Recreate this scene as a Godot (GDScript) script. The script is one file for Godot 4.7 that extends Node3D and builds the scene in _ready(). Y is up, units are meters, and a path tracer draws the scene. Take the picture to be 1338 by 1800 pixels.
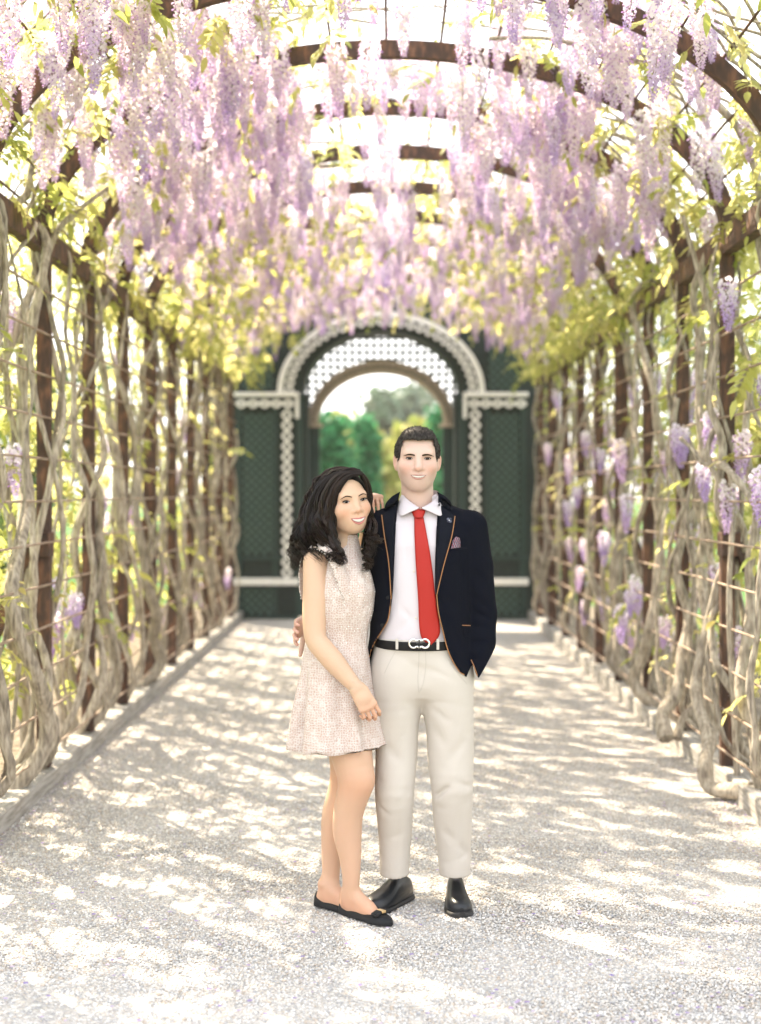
extends Node3D

const FOC := 2570.0      # focal length in photograph pixels
const EYE := 1.58        # camera height
const SIDE := 1.84       # half width between the rows of posts
const FIRST := 7.88      # distance of the first posts in view
const STEP := 1.18       # spacing of the posts
const SPRING := 2.93     # height of the long beams
const RISE := 1.02       # rise of the arches above the beams

var rng := RandomNumberGenerator.new()
var M := {}
var taken := {}

func px(x: float, d: float) -> float:
	return (x - 678.0) * d / FOC

func py(y: float, d: float) -> float:
	return EYE - (y - 865.0) * d / FOC

func at(x: float, y: float, d: float) -> Vector3:
	return Vector3(px(x, d), py(y, d), -d)


func _ready() -> void:
	rng.seed = 20
	# camera: a portrait lens at eye height, wide open, focused on the couple
	var cam := Camera3D.new()
	cam.name = "camera"
	cam.projection = Camera3D.PROJECTION_FRUSTUM
	cam.near = 0.1
	cam.far = 400.0
	cam.size = 0.1 * 1800.0 / FOC
	cam.frustum_offset = Vector2(-9.0 / FOC, -35.0 / FOC) * 0.1
	cam.position = Vector3(0, EYE, 0)
	var lens := CameraAttributesPhysical.new()
	lens.exposure_aperture = 2.5
	lens.frustum_focal_length = 80.0
	lens.frustum_focus_distance = 5.42
	lens.frustum_near = 0.1
	lens.frustum_far = 400.0
	cam.attributes = lens
	add_child(cam)
	cam.current = true
	# sky
	var sky_mat := ProceduralSkyMaterial.new()
	sky_mat.sky_top_color = Color(0.84, 0.86, 0.90)
	sky_mat.sky_horizon_color = Color(0.96, 0.95, 0.93)
	sky_mat.sky_curve = 0.25
	sky_mat.ground_bottom_color = Color(0.45, 0.44, 0.40)
	sky_mat.ground_horizon_color = Color(0.85, 0.84, 0.8)
	sky_mat.sun_angle_max = 40.0
	var sky := Sky.new()
	sky.sky_material = sky_mat
	var env := Environment.new()
	env.background_mode = Environment.BG_SKY
	env.sky = sky
	env.background_energy_multiplier = 0.9
	env.tonemap_mode = Environment.TONE_MAPPER_LINEAR
	env.tonemap_exposure = 4.1
	env.fog_enabled = true
	env.fog_density = 0.0007
	env.fog_light_color = Color(1.0, 0.98, 0.93)
	env.sdfgi_enabled = true
	env.ssao_enabled = true
	env.ssil_enabled = true
	var we := WorldEnvironment.new()
	we.name = "world_environment"
	we.environment = env
	add_child(we)
	# sun: high, behind the couple and to the left
	var sun := DirectionalLight3D.new()
	sun.name = "sun"
	sun.light_color = Color(1.0, 0.93, 0.82)
	sun.light_energy = 1.5
	sun.light_angular_distance = 0.5
	sun.shadow_enabled = true
	add_child(sun)
	sun.look_at_from_position(Vector3.ZERO, Vector3(0.62, -1.12, 0.78), Vector3.UP)
	make_materials()
	make_ground()
	make_pergola()
	make_gate()
	make_surroundings()
	make_vines()
	make_man()
	make_woman()

# ---------------------------------------------------------------- geometry
class Geo:
	var v := PackedVector3Array()
	var uv := PackedVector2Array()
	var c := PackedColorArray()
	var i := PackedInt32Array()
	var col := Color.WHITE

	func add(p: Vector3, u := Vector2.ZERO) -> int:
		v.append(p)
		uv.append(u)
		c.append(col)
		return v.size() - 1

	func tri(a: int, b: int, d: int) -> void:
		i.append(a)
		i.append(b)
		i.append(d)

	func quad(a: int, b: int, d: int, e: int) -> void:
		tri(a, b, d)
		tri(a, d, e)

	# a flat face whose front looks away from «inside»
	func face(pts: Array, inside: Vector3) -> void:
		var n: Vector3 = (pts[2] - pts[0]).cross(pts[1] - pts[0])
		var mid := Vector3.ZERO
		for p in pts:
			mid += p
		mid /= pts.size()
		if n.dot(mid - inside) < 0.0:
			pts = pts.duplicate()
			pts.reverse()
		var first := v.size()
		for k in pts.size():
			var p: Vector3 = pts[k]
			add(p, Vector2(p.x + p.z, p.y))
		for k in range(1, pts.size() - 1):
			tri(first, first + k, first + k + 1)

	# a box with chamfered edges
	func box(mid: Vector3, size: Vector3, b := 0.004, turn := Basis.IDENTITY) -> void:
		var h := size / 2.0
		b = minf(b, minf(h.x, minf(h.y, h.z)) * 0.6)
		var vert := func(s: Vector3, axis: int) -> Vector3:
			var p := Vector3(s.x * (h.x - b), s.y * (h.y - b), s.z * (h.z - b))
			p[axis] = s[axis] * h[axis]
			return mid + turn * p
		for a in 3:
			var u := (a + 1) % 3
			var w := (a + 2) % 3
			for s in [-1.0, 1.0]:
				var f := []
				for q in [[-1.0, -1.0], [1.0, -1.0], [1.0, 1.0], [-1.0, 1.0]]:
					var g := Vector3.ZERO
					g[a] = s
					g[u] = q[0]
					g[w] = q[1]
					f.append(vert.call(g, a))
				face(f, mid)
			for s in [-1.0, 1.0]:
				for t in [-1.0, 1.0]:
					var g0 := Vector3.ZERO
					g0[a] = -1.0
					g0[u] = s
					g0[w] = t
					var g1 := g0
					g1[a] = 1.0
					face([vert.call(g0, u), vert.call(g1, u), vert.call(g1, w), vert.call(g0, w)], mid)
		for sx in [-1.0, 1.0]:
			for sy in [-1.0, 1.0]:
				for sz in [-1.0, 1.0]:
					var s := Vector3(sx, sy, sz)
					face([vert.call(s, 0), vert.call(s, 1), vert.call(s, 2)], mid)

	func bar(a: Vector3, b: Vector3, w: float, h: float, bev := 0.003, up := Vector3.UP) -> void:
		var y := (b - a).normalized()
		var x := up.cross(y)
		if x.length() < 0.05:
			x = Vector3.RIGHT.cross(y) if absf(y.x) < 0.9 else Vector3.FORWARD.cross(y)
		x = x.normalized()
		box((a + b) / 2.0, Vector3(w, a.distance_to(b), h), bev, Basis(x, y, x.cross(y).normalized()))

	# a round tube along points; radii per point
	func tube(p: PackedVector3Array, r: PackedFloat32Array, sides := 7, flat := 1.0, caps := true) -> void:
		var n := p.size()
		if n < 2:
			return
		var t := (p[1] - p[0]).normalized()
		var x := t.cross(Vector3(0.31, 0.2, 0.93)).normalized()
		var first := v.size()
		var run := 0.0
		for k in n:
			var t2 := (p[mini(k + 1, n - 1)] - p[maxi(k - 1, 0)]).normalized()
			x = (x - t2 * x.dot(t2)).normalized()
			var y := t2.cross(x)
			if k:
				run += p[k].distance_to(p[k - 1])
			for s in sides + 1:
				var a := TAU * s / sides
				add(p[k] + (x * cos(a) + y * sin(a) * flat) * r[k], Vector2(float(s) / sides, run))
		for k in n - 1:
			for s in sides:
				var o := first + k * (sides + 1) + s
				quad(o, o + 1, o + sides + 2, o + sides + 1)
		if caps:
			for e in [0, n - 1]:
				var m := add(p[e])
				for s in sides:
					var o: int = first + e * (sides + 1) + s
					if e == 0:
						tri(m, o + 1, o)
					else:
						tri(m, o, o + 1)

	func ball(mid: Vector3, r: Vector3, turn := Basis.IDENTITY, rows := 6, cols := 9) -> void:
		var first := v.size()
		for a in rows + 1:
			var th := PI * a / rows
			for b in cols + 1:
				var ph := TAU * b / cols
				add(mid + turn * (Vector3(sin(th) * cos(ph), cos(th), sin(th) * sin(ph)) * r), Vector2(float(b) / cols, float(a) / rows))
		for a in rows:
			for b in cols:
				var o := first + a * (cols + 1) + b
				quad(o, o + cols + 1, o + cols + 2, o + 1)

	# rows of points, all of one length, joined to a sheet
	func sheet(rows: Array, closed := false) -> void:
		var first := v.size()
		var w: int = rows[0].size()
		for r in rows.size():
			for k in w:
				add(rows[r][k], Vector2(float(k) / (w - 1), float(r) / maxi(rows.size() - 1, 1)))
		for r in rows.size() - 1:
			for k in (w if closed else w - 1):
				var k2 := (k + 1) % w
				quad(first + r * w + k, first + r * w + k2, first + (r + 1) * w + k2, first + (r + 1) * w + k)

	func mesh() -> ArrayMesh:
		var n := PackedVector3Array()
		n.resize(v.size())
		for k in range(0, i.size(), 3):
			var a := v[i[k]]
			var q := (v[i[k + 2]] - a).cross(v[i[k + 1]] - a)
			n[i[k]] += q
			n[i[k + 1]] += q
			n[i[k + 2]] += q
		for k in n.size():
			n[k] = n[k].normalized() if n[k].length_squared() > 1e-24 else Vector3.UP
		var arr := []
		arr.resize(Mesh.ARRAY_MAX)
		arr[Mesh.ARRAY_VERTEX] = v
		arr[Mesh.ARRAY_NORMAL] = n
		arr[Mesh.ARRAY_TEX_UV] = uv
		arr[Mesh.ARRAY_COLOR] = c
		arr[Mesh.ARRAY_INDEX] = i
		var m := ArrayMesh.new()
		m.add_surface_from_arrays(Mesh.PRIMITIVE_TRIANGLES, arr)
		return m

# a field of distances on a grid, meshed by surface nets
class Field:
	var lo: Vector3
	var c: float
	var nx: int
	var ny: int
	var nz: int
	var f := PackedFloat32Array()

	func _init(a: Vector3, b: Vector3, cell: float) -> void:
		lo = a
		c = cell
		nx = int((b.x - a.x) / c) + 2
		ny = int((b.y - a.y) / c) + 2
		nz = int((b.z - a.z) / c) + 2
		f.resize(nx * ny * nz)
		f.fill(1.0)

	func span(a: Vector3, b: Vector3) -> PackedInt32Array:
		var p := (a - lo) / c
		var q := (b - lo) / c
		return PackedInt32Array([maxi(0, int(p.x)), mini(nx - 1, int(q.x) + 1), maxi(0, int(p.y)), mini(ny - 1, int(q.y) + 1), maxi(0, int(p.z)), mini(nz - 1, int(q.z) + 1)])

	func cone(a: Vector3, b: Vector3, ra: float, rb: float, k := 0.02) -> void:
		var m := maxf(ra, rb) + k + 3.0 * c
		var s := span(a.min(b) - Vector3.ONE * m, a.max(b) + Vector3.ONE * m)
		var ba := b - a
		var bb := maxf(ba.length_squared(), 1e-9)
		for z in range(s[4], s[5] + 1):
			for y in range(s[2], s[3] + 1):
				var o := (z * ny + y) * nx
				for x in range(s[0], s[1] + 1):
					var pa := lo + Vector3(x, y, z) * c - a
					var t := clampf(pa.dot(ba) / bb, 0.0, 1.0)
					var d := (pa - ba * t).length() - ra - (rb - ra) * t
					var e := f[o + x]
					var h := k - absf(e - d)
					f[o + x] = minf(e, d) - (h * h / (4.0 * k) if h > 0.0 else 0.0)

	# a limb through points [x, y, z, radius], without bulges at its joints
	func limb(pts: Array, k := 0.02) -> void:
		var fine := []
		var m := pts.size() - 1
		for j in m:
			var a: Vector4 = pts[maxi(j - 1, 0)]
			var b: Vector4 = pts[j]
			var d: Vector4 = pts[j + 1]
			var e: Vector4 = pts[mini(j + 2, m)]
			for q in 4:
				fine.append(_cr(a, b, d, e, q / 4.0))
		fine.append(pts[m])
		var keep := f.duplicate()
		f.fill(1.0)
		for j in fine.size() - 1:
			var a: Vector4 = fine[j]
			var b: Vector4 = fine[j + 1]
			cone(Vector3(a.x, a.y, a.z), Vector3(b.x, b.y, b.z), a.w, b.w, 0.001)
		for j in f.size():
			var d := f[j]
			if d < 0.5:
				var e := keep[j]
				var h := k - absf(e - d)
				f[j] = minf(e, d) - (h * h / (4.0 * k) if h > 0.0 else 0.0)
			else:
				f[j] = keep[j]

	func _cr(a: Vector4, b: Vector4, d: Vector4, e: Vector4, t: float) -> Vector4:
		return 0.5 * (2.0 * b + (d - a) * t + (2.0 * a - 5.0 * b + 4.0 * d - e) * t * t + (3.0 * b - a - 3.0 * d + e) * t * t * t)

	# a crease drawn on the front of the body
	func fold(x0: float, y0: float, x1: float, y1: float, w: float, depth: float) -> void:
		crease(Vector3(x0, y0, front(x0, y0)), Vector3(x1, y1, front(x1, y1)), w, depth)

	# an ellipsoid, added or (cut) taken away
	func ell(mid: Vector3, r: Vector3, k := 0.02, turn := Basis.IDENTITY, cut := false) -> void:
		var m := maxf(r.x, maxf(r.y, r.z)) + k + 3.0 * c
		var s := span(mid - Vector3.ONE * m, mid + Vector3.ONE * m)
		var inv := turn.transposed()
		for z in range(s[4], s[5] + 1):
			for y in range(s[2], s[3] + 1):
				var o := (z * ny + y) * nx
				for x in range(s[0], s[1] + 1):
					var p := inv * (lo + Vector3(x, y, z) * c - mid)
					var g := p / r
					var q := g.length()
					var gl := (g / r).length()
					var d := (q - 1.0) * q / gl if gl > 1e-6 else -r.x
					var e := f[o + x]
					if cut:
						d = -d
						var h2 := k - absf(e - d)
						f[o + x] = maxf(e, d) + (h2 * h2 / (4.0 * k) if h2 > 0.0 else 0.0)
					else:
						var h := k - absf(e - d)
						f[o + x] = minf(e, d) - (h * h / (4.0 * k) if h > 0.0 else 0.0)

	# stacked ellipses: rows of [y, cx, cz, half width, depth in front, depth behind]
	func loft(rows: Array, k := 0.02) -> void:
		var ym: float = rows[0][0]
		var yx: float = rows[rows.size() - 1][0]
		var wide := 0.0
		var deep := 0.0
		var cx := 0.0
		var cz := 0.0
		for r in rows:
			wide = maxf(wide, absf(r[1]) + r[3])
			deep = maxf(deep, absf(r[2]) + maxf(r[4], r[5]))
		var m := k + 3.0 * c
		var s := span(Vector3(cx - wide - m, ym - m, cz - deep - m), Vector3(cx + wide + m, yx + m, cz + deep + m))
		var at_row := 0
		for y in range(s[2], s[3] + 1):
			var yy := lo.y + y * c
			at_row = 0
			while at_row < rows.size() - 2 and yy > rows[at_row + 1][0]:
				at_row += 1
			var a: Array = rows[at_row]
			var b: Array = rows[at_row + 1]
			var t := clampf((yy - a[0]) / (b[0] - a[0]), 0.0, 1.0)
			t = t * t * (3.0 - 2.0 * t) * 0.4 + t * 0.6
			var ox: float = lerpf(a[1], b[1], t)
			var oz: float = lerpf(a[2], b[2], t)
			var w: float = lerpf(a[3], b[3], t)
			var df: float = lerpf(a[4], b[4], t)
			var db: float = lerpf(a[5], b[5], t)
			var over := maxf(yy - yx, ym - yy)
			for z in range(s[4], s[5] + 1):
				var o := (z * ny + y) * nx
				var pz := lo.z + z * c - oz
				var dd := df if pz > 0.0 else db
				for x in range(s[0], s[1] + 1):
					var gx := (lo.x + x * c - ox) / w
					var gz := pz / dd
					var q := sqrt(gx * gx + gz * gz)
					var gl := sqrt(gx * gx / (w * w) + gz * gz / (dd * dd))
					var d := (q - 1.0) * q / gl if gl > 1e-6 else -w
					d = maxf(d, over)
					var e := f[o + x]
					var h := k - absf(e - d)
					f[o + x] = minf(e, d) - (h * h / (4.0 * k) if h > 0.0 else 0.0)

	# a soft groove (depth > 0) or ridge (depth < 0) along a segment
	func crease(a: Vector3, b: Vector3, w: float, depth: float) -> void:
		var m := w * 2.2
		var s := span(a.min(b) - Vector3.ONE * m, a.max(b) + Vector3.ONE * m)
		var ba := b - a
		var bb := maxf(ba.length_squared(), 1e-9)
		for z in range(s[4], s[5] + 1):
			for y in range(s[2], s[3] + 1):
				var o := (z * ny + y) * nx
				for x in range(s[0], s[1] + 1):
					if absf(f[o + x]) > 0.05:
						continue
					var pa := lo + Vector3(x, y, z) * c - a
					var t := clampf(pa.dot(ba) / bb, 0.0, 1.0)
					var d := (pa - ba * t).length() / w
					f[o + x] += depth * exp(-d * d * 2.0) * sin(PI * clampf(t, 0.08, 0.92))

	# takes away where cutter(p) > 0
	func cut(cutter: Callable, a: Vector3, b: Vector3) -> void:
		var s := span(a, b)
		for z in range(s[4], s[5] + 1):
			for y in range(s[2], s[3] + 1):
				var o := (z * ny + y) * nx
				for x in range(s[0], s[1] + 1):
					if f[o + x] < 0.06:
						f[o + x] = maxf(f[o + x], cutter.call(lo + Vector3(x, y, z) * c))

	func value(p: Vector3) -> float:
		var q := (p - lo) / c
		var x := clampi(int(q.x), 0, nx - 2)
		var y := clampi(int(q.y), 0, ny - 2)
		var z := clampi(int(q.z), 0, nz - 2)
		var u := clampf(q.x - x, 0.0, 1.0)
		var w := clampf(q.y - y, 0.0, 1.0)
		var t := clampf(q.z - z, 0.0, 1.0)
		var o := (z * ny + y) * nx + x
		var k := nx * ny
		var a := lerpf(lerpf(f[o], f[o + 1], u), lerpf(f[o + nx], f[o + nx + 1], u), w)
		var b := lerpf(lerpf(f[o + k], f[o + k + 1], u), lerpf(f[o + k + nx], f[o + k + nx + 1], u), w)
		return lerpf(a, b, t)

	# where a line along z from the front meets the surface
	func front(x: float, y: float, miss := 0.0) -> float:
		var z := lo.z + (nz - 2) * c
		var last := value(Vector3(x, y, z))
		while z > lo.z + c:
			var z2 := z - c
			var now := value(Vector3(x, y, z2))
			if now < 0.0:
				return z2 + c * clampf(-now / (last - now), 0.0, 1.0)
			last = now
			z = z2
		return miss

	func into(g: Geo, xf := Transform3D.IDENTITY, paint: Variant = null) -> void:
		var vid := PackedInt32Array()
		vid.resize(f.size())
		vid.fill(-1)
		var sxy := nx * ny
		var offs := PackedInt32Array([0, 1, nx, nx + 1, sxy, sxy + 1, sxy + nx, sxy + nx + 1])
		var edges := PackedInt32Array([0, 1, 2, 3, 4, 5, 6, 7, 0, 2, 1, 3, 4, 6, 5, 7, 0, 4, 1, 5, 2, 6, 3, 7])
		var corner := PackedVector3Array()
		for k in 8:
			corner.append(Vector3(k & 1, (k >> 1) & 1, k >> 2))
		var val := PackedFloat32Array()
		val.resize(8)
		var far := 4.0 * c
		var used := PackedInt32Array()
		for z in nz - 1:
			for y in ny - 1:
				var o := (z * ny + y) * nx
				for x in nx - 1:
					var e := f[o + x]
					if e > far or e < -far:
						continue
					var mask := 0
					for k in 8:
						var w := f[o + x + offs[k]]
						val[k] = w
						if w < 0.0:
							mask |= 1 << k
					if mask == 0 or mask == 255:
						continue
					var sum := Vector3.ZERO
					var cnt := 0
					for k in range(0, 24, 2):
						var p := edges[k]
						var q := edges[k + 1]
						if (val[p] < 0.0) != (val[q] < 0.0):
							sum += corner[p].lerp(corner[q], val[p] / (val[p] - val[q]))
							cnt += 1
					var pos := lo + (Vector3(x, y, z) + sum / cnt) * c
					if paint != null:
						g.col = paint.call(pos)
					vid[o + x] = g.add(xf * pos, Vector2(pos.x, pos.y))
					used.append(o + x)
		for o in used:
			var e := f[o] < 0.0
			for axis in 3:
				var d1: int = [1, nx, sxy][axis]
				if (f[o + d1] < 0.0) == e:
					continue
				var d2: int = [nx, sxy, 1][axis]
				var d3: int = [sxy, 1, nx][axis]
				if o - d2 - d3 < 0:
					continue
				var a := vid[o]
				var b := vid[o - d2]
				var cc := vid[o - d2 - d3]
				var d := vid[o - d3]
				if a < 0 or b < 0 or cc < 0 or d < 0:
					continue
				if e:
					g.quad(a, d, cc, b)
				else:
					g.quad(a, b, cc, d)

# ---------------------------------------------------------------- naming
func numbered(called: String) -> String:
	var n: int = taken.get(called, 0)
	taken[called] = n + 1
	return called if n == 0 else "%s_%03d" % [called, n]

func tag(o: Node, label: String, category: String, group := "") -> Node:
	o.set_meta("label", label)
	o.set_meta("category", category)
	if group:
		o.set_meta("group", group)
	return o

func thing(called: String, where: Vector3, label: String, category: String, group := "") -> Node3D:
	var o := Node3D.new()
	o.name = numbered(called)
	o.position = where
	add_child(o)
	tag(o, label, category, group)
	return o

func part(called: String, g: Variant, mat: Material, parent: Node) -> MeshInstance3D:
	var o := MeshInstance3D.new()
	o.mesh = g if g is Mesh else g.mesh()
	o.material_override = mat
	o.name = called if parent != self else numbered(called)
	parent.add_child(o, true)
	return o

func struct(called: String, g: Variant, mat: Material) -> MeshInstance3D:
	var o := part(called, g, mat, self)
	o.set_meta("kind", "structure")
	return o

func crowd(called: String, mesh: Mesh, mat: Material, places: Array, tints: Array, parent: Node) -> MultiMeshInstance3D:
	var mm := MultiMesh.new()
	mm.transform_format = MultiMesh.TRANSFORM_3D
	mm.use_colors = tints.size() > 0
	mm.mesh = mesh
	mm.instance_count = places.size()
	for k in places.size():
		mm.set_instance_transform(k, places[k])
		if tints.size():
			mm.set_instance_color(k, tints[k])
	var o := MultiMeshInstance3D.new()
	o.multimesh = mm
	o.material_override = mat
	o.name = called if parent != self else numbered(called)
	parent.add_child(o, true)
	o.set_meta("kind", "stuff")
	return o

func curve(pts: Array, n: int) -> PackedVector3Array:
	# Catmull-Rom through the points
	var out := PackedVector3Array()
	var m := pts.size() - 1
	for k in n + 1:
		var t := float(k) / n * m
		var j := mini(int(t), m - 1)
		var a: Vector3 = pts[maxi(j - 1, 0)]
		var b: Vector3 = pts[j]
		var d: Vector3 = pts[j + 1]
		var e: Vector3 = pts[mini(j + 2, m)]
		out.append(b.cubic_interpolate(d, a, e, t - j))
	return out

func taper(n: int, a: float, b: float, power := 1.0) -> PackedFloat32Array:
	var out := PackedFloat32Array()
	for k in n:
		out.append(lerpf(a, b, pow(float(k) / maxi(n - 1, 1), power)))
	return out

func spread(x: float) -> float:
	return rng.randf_range(-x, x)

# ---------------------------------------------------------------- materials
func noise_img(size: int, freq: float, kind := FastNoiseLite.TYPE_SIMPLEX_SMOOTH, octaves := 4, sd := 1) -> Image:
	var n := FastNoiseLite.new()
	n.seed = sd
	n.noise_type = kind
	n.frequency = freq
	n.fractal_octaves = octaves
	n.fractal_type = FastNoiseLite.FRACTAL_FBM if octaves > 1 else FastNoiseLite.FRACTAL_NONE
	return n.get_seamless_image(size, size)

func ramp_tex(im: Image, stops: Array, sy := 1) -> ImageTexture:
	# stops: [value, linear colour]
	var g := Gradient.new()
	g.offsets = PackedFloat32Array(stops.map(func(s): return s[0]))
	g.colors = PackedColorArray(stops.map(func(s): return s[1].linear_to_srgb()))
	var out := Image.create(im.get_width(), im.get_height(), false, Image.FORMAT_RGB8)
	for y in im.get_height():
		for x in im.get_width():
			out.set_pixel(x, y, g.sample(im.get_pixel(x, (y / sy) if sy > 1 else y).r))
	return ImageTexture.create_from_image(out)

func mat(linear: Color, rough := 0.8, metal := 0.0, spec := 0.5) -> StandardMaterial3D:
	var m := StandardMaterial3D.new()
	m.albedo_color = linear.linear_to_srgb()
	m.roughness = rough
	m.metallic = metal
	m.metallic_specular = spec
	return m

func grained(m: StandardMaterial3D, tex: Texture2D, scale: Vector3, bump: Texture2D = null, cm := 0.2, world := false) -> StandardMaterial3D:
	m.uv1_triplanar = true
	m.uv1_world_triplanar = world
	m.uv1_scale = scale
	if tex:
		m.albedo_texture = tex
	if bump:
		m.heightmap_enabled = true
		m.heightmap_texture = bump
		m.heightmap_scale = cm
	return m

func vertexed(m: StandardMaterial3D) -> StandardMaterial3D:
	m.vertex_color_use_as_albedo = true
	return m

func make_materials() -> void:
	var fine := noise_img(256, 0.03, FastNoiseLite.TYPE_SIMPLEX_SMOOTH, 5, 3)
	var fine_tex := ImageTexture.create_from_image(fine)
	var cells := FastNoiseLite.new()
	cells.noise_type = FastNoiseLite.TYPE_CELLULAR
	cells.frequency = 0.05
	cells.fractal_type = FastNoiseLite.FRACTAL_NONE
	cells.cellular_return_type = FastNoiseLite.RETURN_DISTANCE2_SUB
	cells.cellular_jitter = 1.0
	var cell_img := cells.get_seamless_image(512, 512)
	var cell_tex := ImageTexture.create_from_image(cell_img)
	cells.cellular_return_type = FastNoiseLite.RETURN_CELL_VALUE
	var val_img := cells.get_seamless_image(512, 512)
	# rusty steel
	M.rust = grained(mat(Color.WHITE, 0.75), ramp_tex(fine, [[0.0, Color(0.035, 0.020, 0.015)], [0.45, Color(0.065, 0.033, 0.022)], [0.65, Color(0.11, 0.052, 0.03)], [1.0, Color(0.20, 0.095, 0.05)]]), Vector3(2.2, 0.8, 2.2), fine_tex, 0.15)
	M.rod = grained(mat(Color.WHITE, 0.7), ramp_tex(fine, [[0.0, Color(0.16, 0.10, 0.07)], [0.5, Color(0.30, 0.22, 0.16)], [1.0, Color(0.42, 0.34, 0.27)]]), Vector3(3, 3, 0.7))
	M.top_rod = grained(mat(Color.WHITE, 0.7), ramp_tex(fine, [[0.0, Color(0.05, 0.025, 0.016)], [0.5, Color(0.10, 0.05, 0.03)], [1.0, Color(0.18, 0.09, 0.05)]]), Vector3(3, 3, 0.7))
	# bark: streaks that run along
	var streak := noise_img(256, 0.02, FastNoiseLite.TYPE_SIMPLEX_SMOOTH, 5, 9)
	M.bark = []
	for k in 3:
		var b: float = [1.0, 0.8, 1.15][k]
		M.bark.append(grained(mat(Color(b, b, b), 0.9), ramp_tex(streak, [[0.2, Color(0.15, 0.125, 0.10)], [0.45, Color(0.32, 0.275, 0.215)], [0.6, Color(0.40, 0.35, 0.28)], [0.85, Color(0.54, 0.48, 0.39)]]) if k == 0 else M.bark[0].albedo_texture, Vector3(9, 1.6, 9), ImageTexture.create_from_image(streak) if k == 0 else M.bark[0].heightmap_texture, 0.5))
	M.kerb = grained(mat(Color.WHITE, 0.9), ramp_tex(streak, [[0.1, Color(0.20, 0.185, 0.165)], [0.5, Color(0.31, 0.295, 0.27)], [0.9, Color(0.42, 0.40, 0.37)]]), Vector3(5, 5, 0.5), fine_tex, 0.3)
	# gravel bed: colour per stone, joints between stones
	var bed := Image.create(512, 512, false, Image.FORMAT_RGB8)
	for y in 512:
		for x in 512:
			var j := clampf(cell_img.get_pixel(x, y).r * 2.2, 0.0, 1.0)
			var w := val_img.get_pixel(x, y).r
			var col := Color(0.52, 0.48, 0.435).lerp(Color(0.385, 0.38, 0.375), clampf(w * 1.6 - 0.5, 0.0, 1.0))
			if w < 0.15:
				col = Color(0.64, 0.61, 0.57)
			bed.set_pixel(x, y, (col * lerpf(0.72, 1.0, j)).linear_to_srgb())
	M.gravel = grained(mat(Color.WHITE, 0.95, 0.0, 0.3), ImageTexture.create_from_image(bed), Vector3(2.2, 2.2, 2.2), cell_tex, 0.8, true)
	M.pebble = vertexed(mat(Color.WHITE, 0.85, 0.0, 0.35))
	M.grass = grained(mat(Color.WHITE, 0.95, 0.0, 0.2), ramp_tex(fine, [[0.2, Color(0.035, 0.09, 0.03)], [0.55, Color(0.07, 0.16, 0.045)], [0.9, Color(0.13, 0.22, 0.07)]]), Vector3(0.5, 0.5, 0.5), fine_tex, 3.0, true)
	M.soil = grained(mat(Color.WHITE, 0.95, 0.0, 0.2), ramp_tex(fine, [[0.2, Color(0.10, 0.08, 0.06)], [0.55, Color(0.20, 0.17, 0.13)], [0.9, Color(0.30, 0.26, 0.2)]]), Vector3(1.5, 1.5, 1.5), fine_tex, 3.0, true)
	# flowers and leaves
	M.petal = []
	for tint in [Color(1, 0.99, 1.0), Color(1.0, 0.94, 0.98), Color(0.93, 0.91, 1.0), Color(1.0, 0.99, 0.97)]:
		var m := vertexed(mat(tint, 0.7, 0.0, 0.3))
		m.backlight_enabled = true
		m.backlight = Color(1, 1, 1)
		M.petal.append(m)
	M.leaf = []
	for tint in [[Color(0.22, 0.23, 0.03), Color(0.88, 0.84, 0.36)], [Color(0.13, 0.17, 0.02), Color(0.66, 0.68, 0.20)], [Color(0.30, 0.26, 0.05), Color(0.92, 0.85, 0.46)]]:
		var m := mat(tint[0], 0.5, 0.0, 0.35)
		m.backlight_enabled = true
		m.backlight = tint[1].linear_to_srgb()
		M.leaf.append(m)
	M.tree_leaf = vertexed(mat(Color.WHITE, 0.6, 0.0, 0.3))
	M.tree_leaf.backlight_enabled = true
	M.tree_leaf.backlight = Color(0.7, 0.7, 0.7)
	# trellis
	M.green_paint = grained(mat(Color.WHITE, 0.55), ramp_tex(fine, [[0.2, Color(0.004, 0.012, 0.010)], [0.8, Color(0.007, 0.020, 0.016)]]), Vector3(1, 1, 1))
	M.green_slat = mat(Color(0.014, 0.036, 0.030), 0.5)
	M.green_lath = mat(Color(0.06, 0.11, 0.093), 0.6)
	M.white_paint = grained(mat(Color.WHITE, 0.6), ramp_tex(fine, [[0.1, Color(0.74, 0.72, 0.66)], [0.6, Color(0.84, 0.83, 0.79)]]), Vector3(2, 2, 2))
	M.tan_paint = grained(mat(Color.WHITE, 0.7), ramp_tex(fine, [[0.1, Color(0.32, 0.27, 0.20)], [0.7, Color(0.46, 0.39, 0.30)]]), Vector3(2, 2, 2))
	# clothes
	var weave := Image.create(64, 64, false, Image.FORMAT_L8)
	for y in 64:
		for x in 64:
			weave.set_pixel(x, y, Color.from_hsv(0, 0, 0.5 + 0.25 * sin(TAU * (x + y) / 8.0) + 0.2 * sin(TAU * (x - y) / 4.0)))
	var weave_tex := ImageTexture.create_from_image(weave)
	M.navy = grained(mat(Color(0.0026, 0.0036, 0.0078), 0.95, 0.0, 0.18), null, Vector3(28, 28, 28), weave_tex, 0.05)
	M.navy_lapel = grained(mat(Color(0.0032, 0.0044, 0.0092), 0.85, 0.0, 0.22), null, Vector3(28, 28, 28), weave_tex, 0.05)
	M.shirt = grained(mat(Color(0.54, 0.50, 0.525), 0.8, 0.0, 0.3), null, Vector3(40, 40, 40), weave_tex, 0.03)
	M.tie = grained(mat(Color(0.33, 0.0095, 0.004), 0.55, 0.0, 0.4), null, Vector3(45, 45, 45), weave_tex, 0.03)
	M.chino_seam = mat(Color(0.40, 0.37, 0.33), 0.9)
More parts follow.
